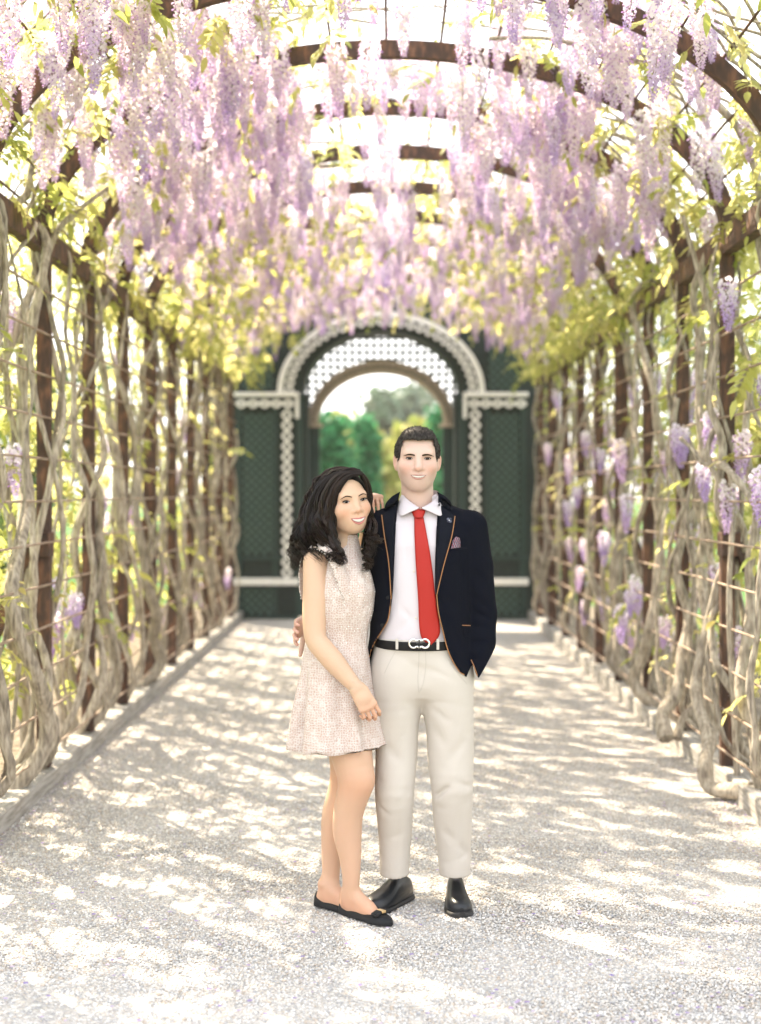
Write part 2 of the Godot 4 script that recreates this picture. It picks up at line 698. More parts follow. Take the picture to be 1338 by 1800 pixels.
	M.chino = grained(mat(Color(0.495, 0.455, 0.405), 0.9, 0.0, 0.3), null, Vector3(36, 36, 36), weave_tex, 0.04)
	M.copper = mat(Color(0.32, 0.15, 0.055), 0.5, 0.0, 0.4)
	M.belt = mat(Color(0.005, 0.005, 0.006), 0.45, 0.0, 0.3)
	M.silver = mat(Color(0.82, 0.80, 0.76), 0.25, 1.0)
	M.gold = mat(Color(0.80, 0.58, 0.30), 0.3, 1.0)
	M.shoe = mat(Color(0.006, 0.008, 0.011), 0.3, 0.0, 0.45)
	M.flat_shoe = mat(Color(0.006, 0.007, 0.009), 0.5, 0.0, 0.35)
	M.sole = mat(Color(0.008, 0.008, 0.009), 0.6)
	M.bow = mat(Color(0.006, 0.006, 0.007), 0.9)
	M.skin = vertexed(mat(Color.WHITE, 0.48, 0.0, 0.4))
	M.skin.subsurf_scatter_enabled = true
	M.skin.subsurf_scatter_strength = 0.12
	M.hair = vertexed(mat(Color.WHITE, 0.30, 0.0, 0.34))
	M.short_hair = vertexed(mat(Color.WHITE, 0.55, 0.0, 0.2))
	M.eye = vertexed(mat(Color.WHITE, 0.4, 0.0, 0.08))
	M.lip = vertexed(mat(Color.WHITE, 0.38, 0.0, 0.5))
	M.tooth = mat(Color(0.56, 0.52, 0.46), 0.3, 0.0, 0.5)
	# lace: a net of raised threads with flowers over a blush lining
	var small := FastNoiseLite.new()
	small.noise_type = FastNoiseLite.TYPE_CELLULAR
	small.cellular_return_type = FastNoiseLite.RETURN_DISTANCE2_SUB
	small.fractal_type = FastNoiseLite.FRACTAL_NONE
	small.frequency = 0.06
	small.cellular_jitter = 0.75
	var net := small.get_seamless_image(512, 512)
	var big := noise_img(512, 0.012, FastNoiseLite.TYPE_SIMPLEX_SMOOTH, 2, 5)
	var lace := Image.create(512, 512, false, Image.FORMAT_RGB8)
	var lace_h := Image.create(512, 512, false, Image.FORMAT_L8)
	for y in 512:
		for x in 512:
			var e := net.get_pixel(x, y).r
			var th := 0.24 + 0.26 * smoothstep(0.5, 0.75, big.get_pixel(x, y).r)
			var k := 1.0 - smoothstep(th * 0.6, th * 1.25, e)
			lace.set_pixel(x, y, Color(0.47, 0.35, 0.295).lerp(Color(0.61, 0.545, 0.505), k).linear_to_srgb())
			lace_h.set_pixel(x, y, Color(k, k, k))
	M.lace = grained(mat(Color.WHITE, 0.85, 0.0, 0.3), ImageTexture.create_from_image(lace), Vector3(3.5, 3.5, 3.5), ImageTexture.create_from_image(lace_h), 0.16)

# ---------------------------------------------------------------- the pergola
func arch_at(a: float, out := 0.0) -> Vector2:
	# angle from the left beam (0) over the top to the right beam (PI)
	var w := SIDE + out
	return Vector2(-cos(a) * w, SPRING + sin(a) * (RISE + out))

func make_pergola() -> void:
	var t := thing("pergola", Vector3.ZERO, "long rust brown steel pergola with arched ribs and thin rods tunnelling over the gravel path", "pergola")
	var post_mesh := {}
	for wide in [0.074, 0.10]:
		var g := Geo.new()
		g.box(Vector3(0, (SPRING + 0.1) / 2.0, 0), Vector3(0.058, SPRING - 0.1, wide), 0.004)
		post_mesh[wide] = g.mesh()
	var ring := []
	for k in 49:
		ring.append(PI * k / 48.0)
	var arch := Geo.new()
	var rows := []
	for a in ring:
		var p := arch_at(a, -0.03)
		var q := arch_at(a, 0.06)
		rows.append([Vector3(p.x, p.y, 0.03), Vector3(q.x, q.y, 0.03), Vector3(q.x, q.y, 0.03), Vector3(q.x, q.y, -0.03), Vector3(q.x, q.y, -0.03), Vector3(p.x, p.y, -0.03), Vector3(p.x, p.y, -0.03), Vector3(p.x, p.y, 0.03)])
	for s in 4:
		var strip := []
		for r in rows:
			strip.append([r[s * 2], r[s * 2 + 1]])
		arch.sheet(strip)
	var arch_mesh := arch.mesh()
	for k in range(-2, 9):
		var z: float = -(FIRST + STEP * k)
		if k >= -2:
			for s in [-1.0, 1.0]:
				var p := part("post", post_mesh[0.10 if k == 3 or k == 7 else 0.074], M.rust, t)
				p.position = Vector3(s * SIDE, 0, z)
				p.rotation.y = PI / 2
		var o := part("arch", arch_mesh, M.rust, t)
		o.position.z = z
	var far := FIRST + STEP * 8 + 0.3
	for s in [-1.0, 1.0]:
		var g := Geo.new()
		g.box(Vector3(s * (SIDE + 0.003), SPRING - 0.005, -(5.0 + far) / 2.0), Vector3(0.072, 0.13, far - 5.0), 0.005)
		part("beam", g, M.rust, t)
		# clamps and raking props on the near posts
		for k in [0, 3]:
			var z: float = -(FIRST + STEP * k)
			var c := Geo.new()
			c.box(Vector3(s * (SIDE + 0.01), 1.30, z), Vector3(0.1, 0.13, 0.125), 0.004)
			part("clamp", c, M.rust, t)
			var b := Geo.new()
			b.bar(Vector3(s * (SIDE + 0.06), 1.30, z - 0.02), Vector3(s * (SIDE + 0.62), 0.0, z - 0.02), 0.06, 0.06, 0.004)
			part("prop", b, M.rust, t)
	# rods along the walls and over the vault
	var rod := func(x: float, y: float, r: float, m: Material, sway: float) -> void:
		var pts := PackedVector3Array()
		var n := 26
		for j in n + 1:
			var z := lerpf(4.9, far, float(j) / n)
			pts.append(Vector3(x + spread(sway), y + spread(sway), -z))
		var g := Geo.new()
		g.tube(pts, taper(n + 1, r, r), 6)
		part("rod", g, m, t)
	for s in [-1.0, 1.0]:
		for k in 12:
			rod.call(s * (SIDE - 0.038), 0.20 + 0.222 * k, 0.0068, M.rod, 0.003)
	var n := 19
	for k in n:
		var a := PI * (k + 1.0) / (n + 1.0)
		var p := arch_at(a, 0.072)
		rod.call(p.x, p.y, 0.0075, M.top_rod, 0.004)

# ---------------------------------------------------------------- ground
func make_ground() -> void:
	var half := 150.0
	var g := Geo.new()
	g.sheet([[Vector3(-half, -0.012, -260), Vector3(half, -0.012, -260)], [Vector3(-half, -0.012, 40), Vector3(half, -0.012, 40)]])
	struct("lawn", g, M.grass)
	for s in [-1.0, 1.0]:
		var b := Geo.new()
		var rows := []
		for k in 30:
			var z := -20.0 + k * 1.2
			var row := []
			for j in 7:
				row.append(Vector3(s * lerpf(1.9, 3.3, j / 6.0), -0.003 + 0.05 * sin(PI * j / 6.0) * (0.7 + 0.3 * sin(k * 1.7 + j)), z))
			rows.append(row if s > 0 else _flip(row))
		b.sheet(rows)
		struct("soil_bed", b, M.soil)
	var p := Geo.new()
	var rows := []
	var n := FastNoiseLite.new()
	n.frequency = 0.35
	n.seed = 4
	for k in 61:
		var z := -60.0 + 65.0 * k / 60.0 if k < 30 else lerpf(-27.5, 6.0, (k - 30) / 30.0)
		var row := []
		for j in 25:
			var x := lerpf(-1.86, 1.86, j / 24.0)
			row.append(Vector3(x, 0.006 * n.get_noise_2d(x * 3.0, z * 3.0) - 0.004, z))
		rows.append(row)
	p.sheet(rows)
	struct("gravel_path", p, M.gravel)
	# loose stones where they can be told apart
	var stone := []
	for k in 1:
		var s := Geo.new()
		s.ball(Vector3.ZERO, Vector3(1, 0.62, 0.82), Basis.IDENTITY, 4, 6)
		for j in s.v.size():
			var q := s.v[j]
			s.v[j] = q * (1.0 + 0.22 * sin(q.x * 3.1 + 1.0) * cos(q.z * 2.7) + 0.1 * sin(q.y * 4.0))
		stone.append(s.mesh())
	var places := []
	var tints := []
	for k in 210000:
		# even in the picture rather than on the ground
		var d := 4.15 / (1.0 - rng.randf() * 0.66)
		var x := rng.randf_range(-1.78, 1.78)
		if absf(x) > d * 0.275:
			continue
		var r := rng.randf_range(0.0027, 0.0058)
		if rng.randf() < 0.06:
			r *= 1.5
		var bs := Basis(Vector3.UP, rng.randf() * TAU) * Basis(Vector3.RIGHT, spread(0.5))
		places.append(Transform3D(bs.scaled(Vector3.ONE * r), Vector3(x, 0.006 * n.get_noise_2d(x * 3.0, -d * 3.0) - 0.004 + r * rng.randf_range(0.1, 0.5), -d)))
		var w := rng.randf()
		var col := Color(0.53, 0.495, 0.45)
		if w < 0.22:
			col = Color(0.42, 0.41, 0.40)
		elif w < 0.42:
			col = Color(0.66, 0.64, 0.61)
		elif w < 0.55:
			col = Color(0.46, 0.39, 0.32)
		elif w < 0.58:
			col = Color(0.34, 0.34, 0.35)
		tints.append(col * rng.randf_range(0.86, 1.14))
	crowd("gravel", stone[0], M.pebble, places, tints, self)
	# fallen blossom
	var f := Geo.new()
	f.sheet([[Vector3(-1, 0.1, -1), Vector3(0, 0, -1.1), Vector3(1, 0.15, -0.9)], [Vector3(-0.8, 0.3, 0.9), Vector3(0, 0.1, 1.1), Vector3(0.9, 0.25, 1)]])
	places = []
	tints = []
	for k in 900:
		var d := 4.2 / (1.0 - rng.randf() * 0.55)
		var x := rng.randf_range(-1.8, 1.8)
		if rng.randf() < 0.5:
			x = signf(x) * (1.85 - absf(spread(0.5)) * absf(spread(1.0)))
		places.append(Transform3D(Basis(Vector3.UP, rng.randf() * TAU).scaled(Vector3.ONE * rng.randf_range(0.004, 0.008)), Vector3(x, 0.012, -d)))
		tints.append(Color(0.30, 0.24, 0.50).lerp(Color(0.55, 0.45, 0.62), rng.randf()))
	crowd("fallen_petals", f.mesh(), M.petal[0], places, tints, self)
	# kerbs of long blocks
	for s in [-1.0, 1.0]:
		var side := "left" if s < 0 else "right"
		var t := thing("kerb", Vector3(s * 1.88, 0, 0), "pale grey kerb of long blocks along the %s edge of the gravel path" % side, "kerb", "kerbs beside the path")
		var z := 4.6
		while z < 17.6:
			var l := rng.randf_range(2.1, 2.7)
			var b := Geo.new()
			var h := rng.randf_range(0.104, 0.112) if s > 0 else rng.randf_range(0.088, 0.096)
			b.box(Vector3(-s * 0.01 + spread(0.004), h / 2.0 - 0.02, -z - l / 2.0), Vector3(0.19, h + 0.04, l - 0.006), 0.008)
			part("block", b, M.kerb, t)
			z += l

func _flip(a: Array) -> Array:
	var b := a.duplicate()
	b.reverse()
	return b

# ---------------------------------------------------------------- the trellis pavilion at the end
func fret_ring(r: float, hole: float, depth: float, long := 1.0) -> ArrayMesh:
	# an eight-sided ring with small ears, as sawn from board
	var g := Geo.new()
	var m := 16
	var outer := []
	var inner := []
	for k in m:
		var a := TAU * k / m
		var e := r * (1.0 + 0.10 * cos(4.0 * a))
		outer.append(Vector2(cos(a) * e * long, sin(a) * e))
		inner.append(Vector2(cos(a) * hole * (1.0 + (long - 1.0) * 1.6), sin(a) * hole))
	for k in m:
		var j := (k + 1) % m
		var o0 := Vector3(outer[k].x, outer[k].y, 0)
		var o1 := Vector3(outer[j].x, outer[j].y, 0)
		var i0 := Vector3(inner[k].x, inner[k].y, 0)
		var i1 := Vector3(inner[j].x, inner[j].y, 0)
		var z := Vector3(0, 0, depth)
		var mid := (o0 + i1) / 2.0
		g.face([o0 + z, o1 + z, i1 + z, i0 + z], mid)
		g.face([o0, o1, i1, i0], mid + z)
		g.face([o0, o1, o1 + z, o0 + z], mid + z / 2.0)
		g.face([i0, i1, i1 + z, i0 + z], mid + z / 2.0)
	return g.mesh()

func ell_pt(a: float, cx: float, cy: float, rx: float, ry: float) -> Vector2:
	return Vector2(cx - cos(a) * rx, cy + sin(a) * ry)

func arch_band(g: Geo, cx: float, cy: float, ra: Vector2, rb: Vector2, z0: float, z1: float, n := 40) -> void:
	# a solid band between two ellipses, springing line up
	var strips := [[], [], [], []]
	for k in n + 1:
		var a := PI * k / n
		var p := ell_pt(a, cx, cy, ra.x, ra.y)
		var q := ell_pt(a, cx, cy, rb.x, rb.y)
		var c := [Vector3(p.x, p.y, z1), Vector3(q.x, q.y, z1), Vector3(q.x, q.y, z0), Vector3(p.x, p.y, z0)]
		for s in 4:
			strips[s].append([c[s], c[(s + 1) % 4]])
	for s in 4:
		g.sheet(strips[s])

func make_gate() -> void:
	var d := 18.25
	var X := func(x: float) -> float: return px(x, d)
	var Y := func(y: float) -> float: return py(y, d)
	var t := thing("trellis_pavilion", Vector3(0, 0, -d), "dark green trellis pavilion with white fretwork and an open arch at the path's end", "pavilion")
	var cx: float = X.call(670)
	var W := 2.25
	var top := 4.3
	# the dark walls to both sides and above the arch
	var spring_out: float = Y.call(690)
	var ro := Vector2(X.call(670) - X.call(488), Y.call(548) - spring_out)
	var ri := Vector2(X.call(670) - X.call(534), Y.call(583) - spring_out)
	for s in [-1.0, 1.0]:
		# inner side of each wall to the jamb of the outer arch
		var x0: float = cx + s * ri.x
		var x1: float = cx + s * W
		var g := Geo.new()
		g.box(Vector3((x0 + x1) / 2.0, (spring_out + 0.02) / 2.0, -0.02), Vector3(absf(x1 - x0), spring_out - 0.02, 0.04), 0.004)
		part("wall_panel", g, M.green_paint, t)
		# jamb that gives the arch its depth
		var j := Geo.new()
		j.box(Vector3(cx + s * (ri.x - 0.022), spring_out / 2.0, -0.30), Vector3(0.05, spring_out - 0.01, 0.52), 0.004)
		part("jamb", j, M.green_paint, t)
		# upright boards that frame the panels
		for xx in [484.0, 527.0, 421.0]:
			var b := Geo.new()
			var x: float = X.call(xx)
			var w := 0.07 if xx != 527.0 else 0.09
			x = cx - s * (cx - x) * -1.0 if s > 0 else x
			if s > 0:
				x = cx + (cx - X.call(xx))
			b.box(Vector3(x, spring_out / 2.0, 0.012), Vector3(w, spring_out - 0.06, 0.05), 0.004)
			part("upright", b, M.green_slat, t)
	# the wall over the arch: strips between the outer ellipse and the eaves
	var wall := Geo.new()
	var n := 48
	var front := []
	var soffit := []
	for k in n + 1:
		var a := PI * k / n
		var p := ell_pt(a, cx, spring_out, ri.x, ri.y)
		var q := Vector2(cx - cos(a) / maxf(absf(cos(a)), absf(sin(a))) * W, spring_out + sin(a) / maxf(absf(cos(a)), absf(sin(a))) * (top - spring_out))
		front.append([Vector3(p.x, p.y, 0.0), Vector3(q.x, q.y, 0.0)])
		soffit.append([Vector3(p.x, p.y, -0.55), Vector3(p.x, p.y, 0.0)])
	wall.sheet(front)
	wall.sheet(soffit)
	part("arch_wall", wall, M.green_paint, t)
	# diagonal laths before the side panels
	var lath := func(x0: float, x1: float, y0: float, y1: float, gap: float, w: float, m: Material, called: String) -> void:
		var zz := 0.012
		for dir in [1.0, -1.0]:
			var c := -((x1 - x0) + (y1 - y0))
			while c < (x1 - x0) + (y1 - y0):
				# the line y - y0 = dir * (x - x0) + c, clipped to the panel
				var xa := x0
				var xb := x1
				if dir > 0:
					xa = maxf(x0, x0 - c)
					xb = minf(x1, x0 + (y1 - y0) - c)
				else:
					xa = maxf(x0, x0 + c - (y1 - y0))
					xb = minf(x1, x0 + c)
				if xb - xa > 0.03:
					var b := Geo.new()
					var ya: float = y0 + dir * (xa - x0) + c
					var yb: float = y0 + dir * (xb - x0) + c
					b.bar(Vector3(xa, ya, zz), Vector3(xb, yb, zz), w, 0.008, 0.001, Vector3.FORWARD)
					part(called, b, m, t)
				c += gap
			zz += 0.009
	for s in [-1.0, 1.0]:
		var a: float = X.call(428)
		var b: float = X.call(480)
		if s > 0:
			var q := a
			a = 2.0 * cx - b
			b = 2.0 * cx - q
		lath.call(a, b, Y.call(975), Y.call(727), 0.105, 0.022, M.green_lath, "lath")
		lath.call(a, b, Y.call(1080), Y.call(1032), 0.105, 0.022, M.green_lath, "lath")
		lath.call(a, b, Y.call(686), Y.call(600), 0.105, 0.022, M.green_lath, "lath")
		# rails
		var o0: float = X.call(412)
		var o1: float = X.call(526)
		for r in [[690.0, 698.0, 0.07, M.white_paint], [1016.0, 1028.0, 0.10, M.white_paint], [978.0, 985.0, 0.05, M.green_slat], [1082.0, 1092.0, 0.06, M.green_slat]]:
			var g := Geo.new()
			var y0: float = Y.call(r[1])
			var y1: float = Y.call(r[0])
			var xa := o0
			var xb := o1
			if s > 0:
				xa = 2.0 * cx - o1
				xb = 2.0 * cx - o0
			g.box(Vector3((xa + xb) / 2.0, (y0 + y1) / 2.0, r[2] / 2.0 + 0.003), Vector3(xb - xa, y1 - y0, r[2]), 0.006)
			part("rail", g, r[3], t)
		# the short upright that hangs from the upper rail
		var g := Geo.new()
		var xs: float = cx + s * (cx - X.call(523))
		g.box(Vector3(xs, (Y.call(699) + Y.call(736)) / 2.0, 0.05), Vector3(0.045, Y.call(699) - Y.call(736), 0.05), 0.004)
		part("bracket", g, M.white_paint, t)
		# fretwork chains
		var rg := fret_ring(0.064, 0.032, 0.03)
		var wide := fret_ring(0.052, 0.018, 0.03, 1.35)
		var dim := fret_ring(0.055, 0.03, 0.03)
		for k in 24:
			var y := lerpf(730.0, 1006.0, k / 15.0)
			if y > 1008.0:
				break
			var o := part("fret_ring", rg, M.white_paint, t)
			o.position = Vector3(cx + s * (cx - X.call(505)), Y.call(y), 0.04)
		for k in 5:
			var o := part("fret_ring", wide, M.white_paint, t)
			o.position = Vector3(cx + s * (cx - X.call(507 - 20.5 * k)), Y.call(710), 0.04)
		for k in 12:
			var o := part("fret_ring", dim, M.tan_paint, t)
			o.position = Vector3(cx + s * (cx - X.call(544)), Y.call(774 + 15.6 * k), -0.5)
	# rings round the outer arch
	var rg := fret_ring(0.052, 0.025, 0.03)
	var count := 29
	for k in count:
		var a := PI * (k + 0.3) / (count - 0.4)
		var rx: float = cx - X.call(509)
		var p := ell_pt(a, cx, spring_out, rx, Y.call(566) - spring_out)
		var o := part("fret_ring", rg, M.white_paint, t)
		o.position = Vector3(p.x, p.y, 0.035)
		o.rotation.z = -a
	var rim := Geo.new()
	arch_band(rim, cx, spring_out, Vector2(cx - X.call(498), Y.call(557) - spring_out), ro, 0.003, 0.06)
	part("arch_moulding", rim, M.white_paint, t)
	# the inner frame: tan band round the opening, on tan uprights
	var si: float = Y.call(745)
	var band := Geo.new()
	var ra := Vector2(cx - X.call(557), Y.call(652) - si)
	var rb := Vector2(cx - X.call(537), Y.call(628) - si)
	arch_band(band, cx, si, ra, rb, -0.50, -0.42)
	part("inner_arch", band, M.tan_paint, t)
	var core := Geo.new()
	arch_band(core, cx, si, (ra + rb) / 2.0 - Vector2(0.02, 0.02), (ra + rb) / 2.0 + Vector2(0.02, 0.02), -0.42, -0.405)
	part("inner_moulding", core, M.green_slat, t)
	var bead := fret_ring(0.024, 0.010, 0.02)
	for k in 37:
		var a := PI * (k + 0.5) / 37.0
		var p := ell_pt(a, cx, si, (ra.x + rb.x) / 2.0, (ra.y + rb.y) / 2.0)
		var o := part("bead", bead, M.tan_paint, t)
		o.position = Vector3(p.x, p.y, -0.404)
	for s in [-1.0, 1.0]:
		var g := Geo.new()
		g.box(Vector3(cx + s * (ra.x + rb.x) / 2.0, si / 2.0, -0.47), Vector3(rb.x - ra.x + 0.03, si, 0.06), 0.004)
		part("inner_post", g, M.green_slat, t)
		var h := Geo.new()
		h.box(Vector3(cx + s * (ra.x + rb.x - 0.02) / 2.0, si, -0.45), Vector3(rb.x - ra.x + 0.09, 0.045, 0.14), 0.005)
		part("impost", h, M.tan_paint, t)
	# square lattice between the two arches, against the sky
	var gap := 0.0925
	var k0 := -13
	var lat_top := func(x: float) -> float: return spring_out + (ri.y + 0.02) * sqrt(maxf(0.0, 1.0 - pow((x - cx) / (ri.x + 0.01), 2.0)))
	var lat_low := func(x: float) -> float: return si + (rb.y - 0.01) * sqrt(maxf(0.0, 1.0 - pow((x - cx) / (rb.x - 0.01), 2.0)))
	for k in range(k0, 14):
		var x := cx + k * gap
		if absf(x - cx) > ri.x - 0.01:
			continue
		var y0: float = lat_low.call(x)
		var y1: float = lat_top.call(x)
		if y1 - y0 > 0.04:
			var g := Geo.new()
			g.box(Vector3(x, (y0 + y1) / 2.0, -0.455), Vector3(0.036, y1 - y0, 0.010), 0.001)
			part("lattice_slat", g, M.green_slat, t)
	var y := si + 0.1
	while y < spring_out + ri.y:
		var hw := ri.x * (1.0 if y < spring_out else sqrt(maxf(0.0, 1.0 - pow((y - spring_out) / ri.y, 2.0))))
		var hole := rb.x * sqrt(maxf(0.0, 1.0 - pow((y - si) / rb.y, 2.0)))
		for s in [-1.0, 1.0]:
			var xa := hole
			if hole <= 0.001 and s > 0:
				continue
			var g := Geo.new()
			if hole <= 0.001:
				g.box(Vector3(cx, y, -0.467), Vector3(hw * 2.0, 0.036, 0.010), 0.001)
			elif hw - xa > 0.03:
				g.box(Vector3(cx + s * (xa + hw) / 2.0, y, -0.467), Vector3(hw - xa, 0.036, 0.010), 0.001)
			else:
				continue
			part("lattice_slat", g, M.green_slat, t)
		y += gap

# ---------------------------------------------------------------- trees and hedges
func leaf_quad(w: float, l: float) -> ArrayMesh:
	var g := Geo.new()
	g.sheet([[Vector3(0, 0, 0), Vector3(0, 0, 0)], [Vector3(-w, 0.02 * l, l * 0.35), Vector3(w, 0.02 * l, l * 0.35)], [Vector3(-w * 0.8, 0.0, l * 0.7), Vector3(w * 0.8, 0.0, l * 0.7)], [Vector3(0, -0.06 * l, l), Vector3(0, -0.06 * l, l)]])
	return g.mesh()

func crown(t: Node, mesh: Mesh, lumps: Array, count: int, size: float, cols: Array, called := "crown") -> void:
	# lumps: [centre, radii]; leaves sit mostly near the skin of each lump
	var places := []
	var tints := []
	var vol := 0.0
	for l in lumps:
		vol += pow(l[1].x * l[1].y * l[1].z, 0.67)
	for l in lumps:
		var n := int(count * pow(l[1].x * l[1].y * l[1].z, 0.67) / vol)
		var shade := rng.randf_range(0.8, 1.2)
		for k in n:
			var dir := Vector3(rng.randfn(), rng.randfn(), rng.randfn()).normalized()
			var rad := pow(rng.randf(), 0.4) * (1.0 + 0.10 * rng.randfn())
			var p: Vector3 = l[0] + dir * l[1] * rad
			var b := Basis(Vector3(rng.randfn(), rng.randfn(), rng.randfn()).normalized(), rng.randf() * TAU).scaled(Vector3.ONE * size * rng.randf_range(0.6, 1.4))
			places.append(Transform3D(b, p))
			var c: Color = cols[rng.randi() % cols.size()]
			tints.append(c * (shade * rng.randf_range(0.75, 1.25)))
	crowd(called, mesh, M.tree_leaf, places, tints, t)

func make_tree(called: String, where: Vector3, h: float, w: float, label: String, cat: String, cols: Array, count: int, lumps_n: int, size: float, trunk_share := 0.4, group := "") -> void:
	var t := thing(called, where, label, cat, group)
	var pts := curve([Vector3.ZERO, Vector3(spread(0.1) * w, h * 0.3, spread(0.1) * w), Vector3(spread(0.15) * w, h * 0.75, spread(0.15) * w)], 10)
	var g := Geo.new()
	g.tube(pts, taper(11, h * 0.028, h * 0.008), 8)
	part("trunk", g, M.bark[1], t)
	var lumps := []
	for k in lumps_n:
		var a := TAU * k / lumps_n + spread(0.5)
		var y := h * rng.randf_range(trunk_share + 0.12, 0.88)
		var rr := w * rng.randf_range(0.15, 0.42) * (1.1 - absf(y / h - 0.6))
		var p := Vector3(cos(a) * rr, y, sin(a) * rr)
		var r := w * rng.randf_range(0.16, 0.28)
		lumps.append([p, Vector3(r, r * rng.randf_range(0.7, 0.95), r)])
		if k < 6:
			var l := Geo.new()
			l.tube(curve([pts[4], pts[4].lerp(p, 0.5) + Vector3(0, h * 0.04, 0), p], 8), taper(9, h * 0.012, h * 0.003), 6)
			part("limb", l, M.bark[1], t)
	crown(t, leaf_quad(0.35, 1.0), lumps, count, size, cols)

func make_hedge_column(where: Vector3, h: float, w: float, label: String, cols: Array) -> void:
	var t := thing("clipped_hedge", where, label, "hedge", "clipped hedges beyond the arch")
	var g := Geo.new()
	g.tube(PackedVector3Array([Vector3.ZERO, Vector3(0, h * 0.8, 0)]), PackedFloat32Array([0.12, 0.04]), 7)
	part("trunk", g, M.bark[1], t)
	var lumps := []
	for k in 9:
		var y := h * (k + 0.6) / 9.0
		var r := w * (1.0 - 0.28 * pow(k / 8.0, 2.0)) * 0.5
		lumps.append([Vector3(spread(0.1), y, spread(0.1)), Vector3(r, h * 0.09, r)])
	crown(t, leaf_quad(0.3, 1.0), lumps, 5000, 0.16, cols)

func make_surroundings() -> void:
	var em := [Color(0.05, 0.21, 0.085), Color(0.07, 0.26, 0.11), Color(0.04, 0.16, 0.07)]
	var yl := [Color(0.36, 0.36, 0.10), Color(0.29, 0.33, 0.08), Color(0.44, 0.40, 0.15)]
	var gr := [Color(0.11, 0.17, 0.055), Color(0.15, 0.20, 0.06), Color(0.08, 0.13, 0.045)]
	# seen through the arch
	make_hedge_column(at(578, 0, 34) * Vector3(1, 0, 1), 3.3, 1.35, "emerald clipped hedge column, the wide one at the left inside the far arch", em)
	make_hedge_column(at(640, 0, 38) * Vector3(1, 0, 1), 3.4, 0.85, "narrow emerald hedge column between the wide hedge and the man's head", em)
	make_hedge_column(at(786, 0, 36) * Vector3(1, 0, 1), 3.6, 1.1, "emerald hedge column half hidden by the right jamb of the far arch", em)
	make_tree("bush", at(608, 0, 46) * Vector3(1, 0, 1), 4.2, 3.6, "pale yellow green bush glowing behind the two left hedge columns", "bush", yl, 5000, 9, 0.28, 0.0, "bushes beyond the arch")
	make_tree("bush", at(712, 0, 52) * Vector3(1, 0, 1), 4.3, 5.0, "broad pale yellow bush behind the man's head inside the far arch", "bush", yl, 6000, 10, 0.3, 0.0, "bushes beyond the arch")
	make_tree("bush", at(775, 0, 56) * Vector3(1, 0, 1), 4.8, 4.0, "light yellow bush at the right inside the far arch", "bush", yl, 5000, 9, 0.3, 0.0, "bushes beyond the arch")
	make_tree("tree", at(700, 0, 95) * Vector3(1, 0, 1), 8.6, 6.0, "hazy grey green tree standing highest against the white sky in the far arch", "tree", [Color(0.16, 0.21, 0.15), Color(0.12, 0.17, 0.12)], 5000, 12, 0.5, 0.25, "trees beyond the arch")
	make_tree("tree", at(590, 0, 100) * Vector3(1, 0, 1), 6.4, 7.0, "low hazy tree behind the hedges at the left of the far arch", "tree", gr, 5000, 10, 0.5, 0.15, "trees beyond the arch")
	# beside the tunnel, seen between the vines
	var k := 0
	var left := [[-5.2, -11.5, 2.6, 2.6, yl], [-5.6, -15.0, 3.1, 3.0, yl], [-5.2, -19.0, 3.4, 3.2, gr], [-8.5, -25.0, 4.5, 5.0, yl]]
	var left_said := ["nearest yellow green bush outside the left wall of the pergola", "second yellow green bush outside the left wall of the pergola", "darker green bush outside the left wall near the pavilion", "wide pale bush far off outside the left wall"]
	for q in left:
		make_tree("bush", Vector3(q[0], 0, q[1]), q[2], q[3], left_said[k], "bush", q[4], 4500, 9, 0.14, 0.0, "bushes beside the pergola")
		k += 1
	k = 0
	var right := [[6.0, -13.0, 2.4, 3.0, gr], [5.2, -17.5, 3.2, 3.4, yl], [9.5, -20.0, 6.5, 5.5, gr], [7.5, -27.0, 6.0, 6.0, gr]]
	var right_said := ["low green bush on the lawn outside the right wall of the pergola", "taller yellow green bush outside the right wall near the pavilion", "big green tree standing on the lawn right of the pergola", "far green tree behind the bushes right of the pavilion"]
	for q in right:
		make_tree("tree" if q[2] > 5 else "bush", Vector3(q[0], 0, q[1]), q[2], q[3], right_said[k], "tree" if q[2] > 5 else "bush", q[4], 5500, 10, 0.16, 0.3 if q[2] > 5 else 0.0, "trees and bushes on the right lawn")
		k += 1

# ---------------------------------------------------------------- wisteria
func floret(g: Geo, p: Vector3, out: Vector3, s: float, pale: Color, deep: Color, lean := 0.0) -> void:
	# a banner petal that stands back and a keel that points out
	var side := out.cross(Vector3.UP).normalized().rotated(out, lean)
	var up := side.cross(out).normalized()
	g.col = pale
	var a := g.add(p - side * s * 0.20 + out * s * 0.1)
	var b := g.add(p - side * s * 0.58 + up * s * 0.42 + out * s * 0.36)
	var c := g.add(p + up * s * 0.82 + out * s * 0.26)
	var d := g.add(p + side * s * 0.58 + up * s * 0.42 + out * s * 0.36)
	var e := g.add(p + side * s * 0.20 + out * s * 0.1)
	var m := g.add(p + up * s * 0.35 + out * s * 0.10)
	g.tri(a, b, m)
	g.tri(b, c, m)
	g.tri(c, d, m)
	g.tri(d, e, m)
	g.col = deep
	var k0 := g.add(p + out * s * 0.05)
	var k1 := g.add(p + out * s * 0.62 - up * s * 0.16 - side * s * 0.22)
	var k2 := g.add(p + out * s * 0.78 - up * s * 0.40)
	var k3 := g.add(p + out * s * 0.62 - up * s * 0.16 + side * s * 0.22)
	g.tri(k0, k1, k2)
	g.tri(k0, k2, k3)

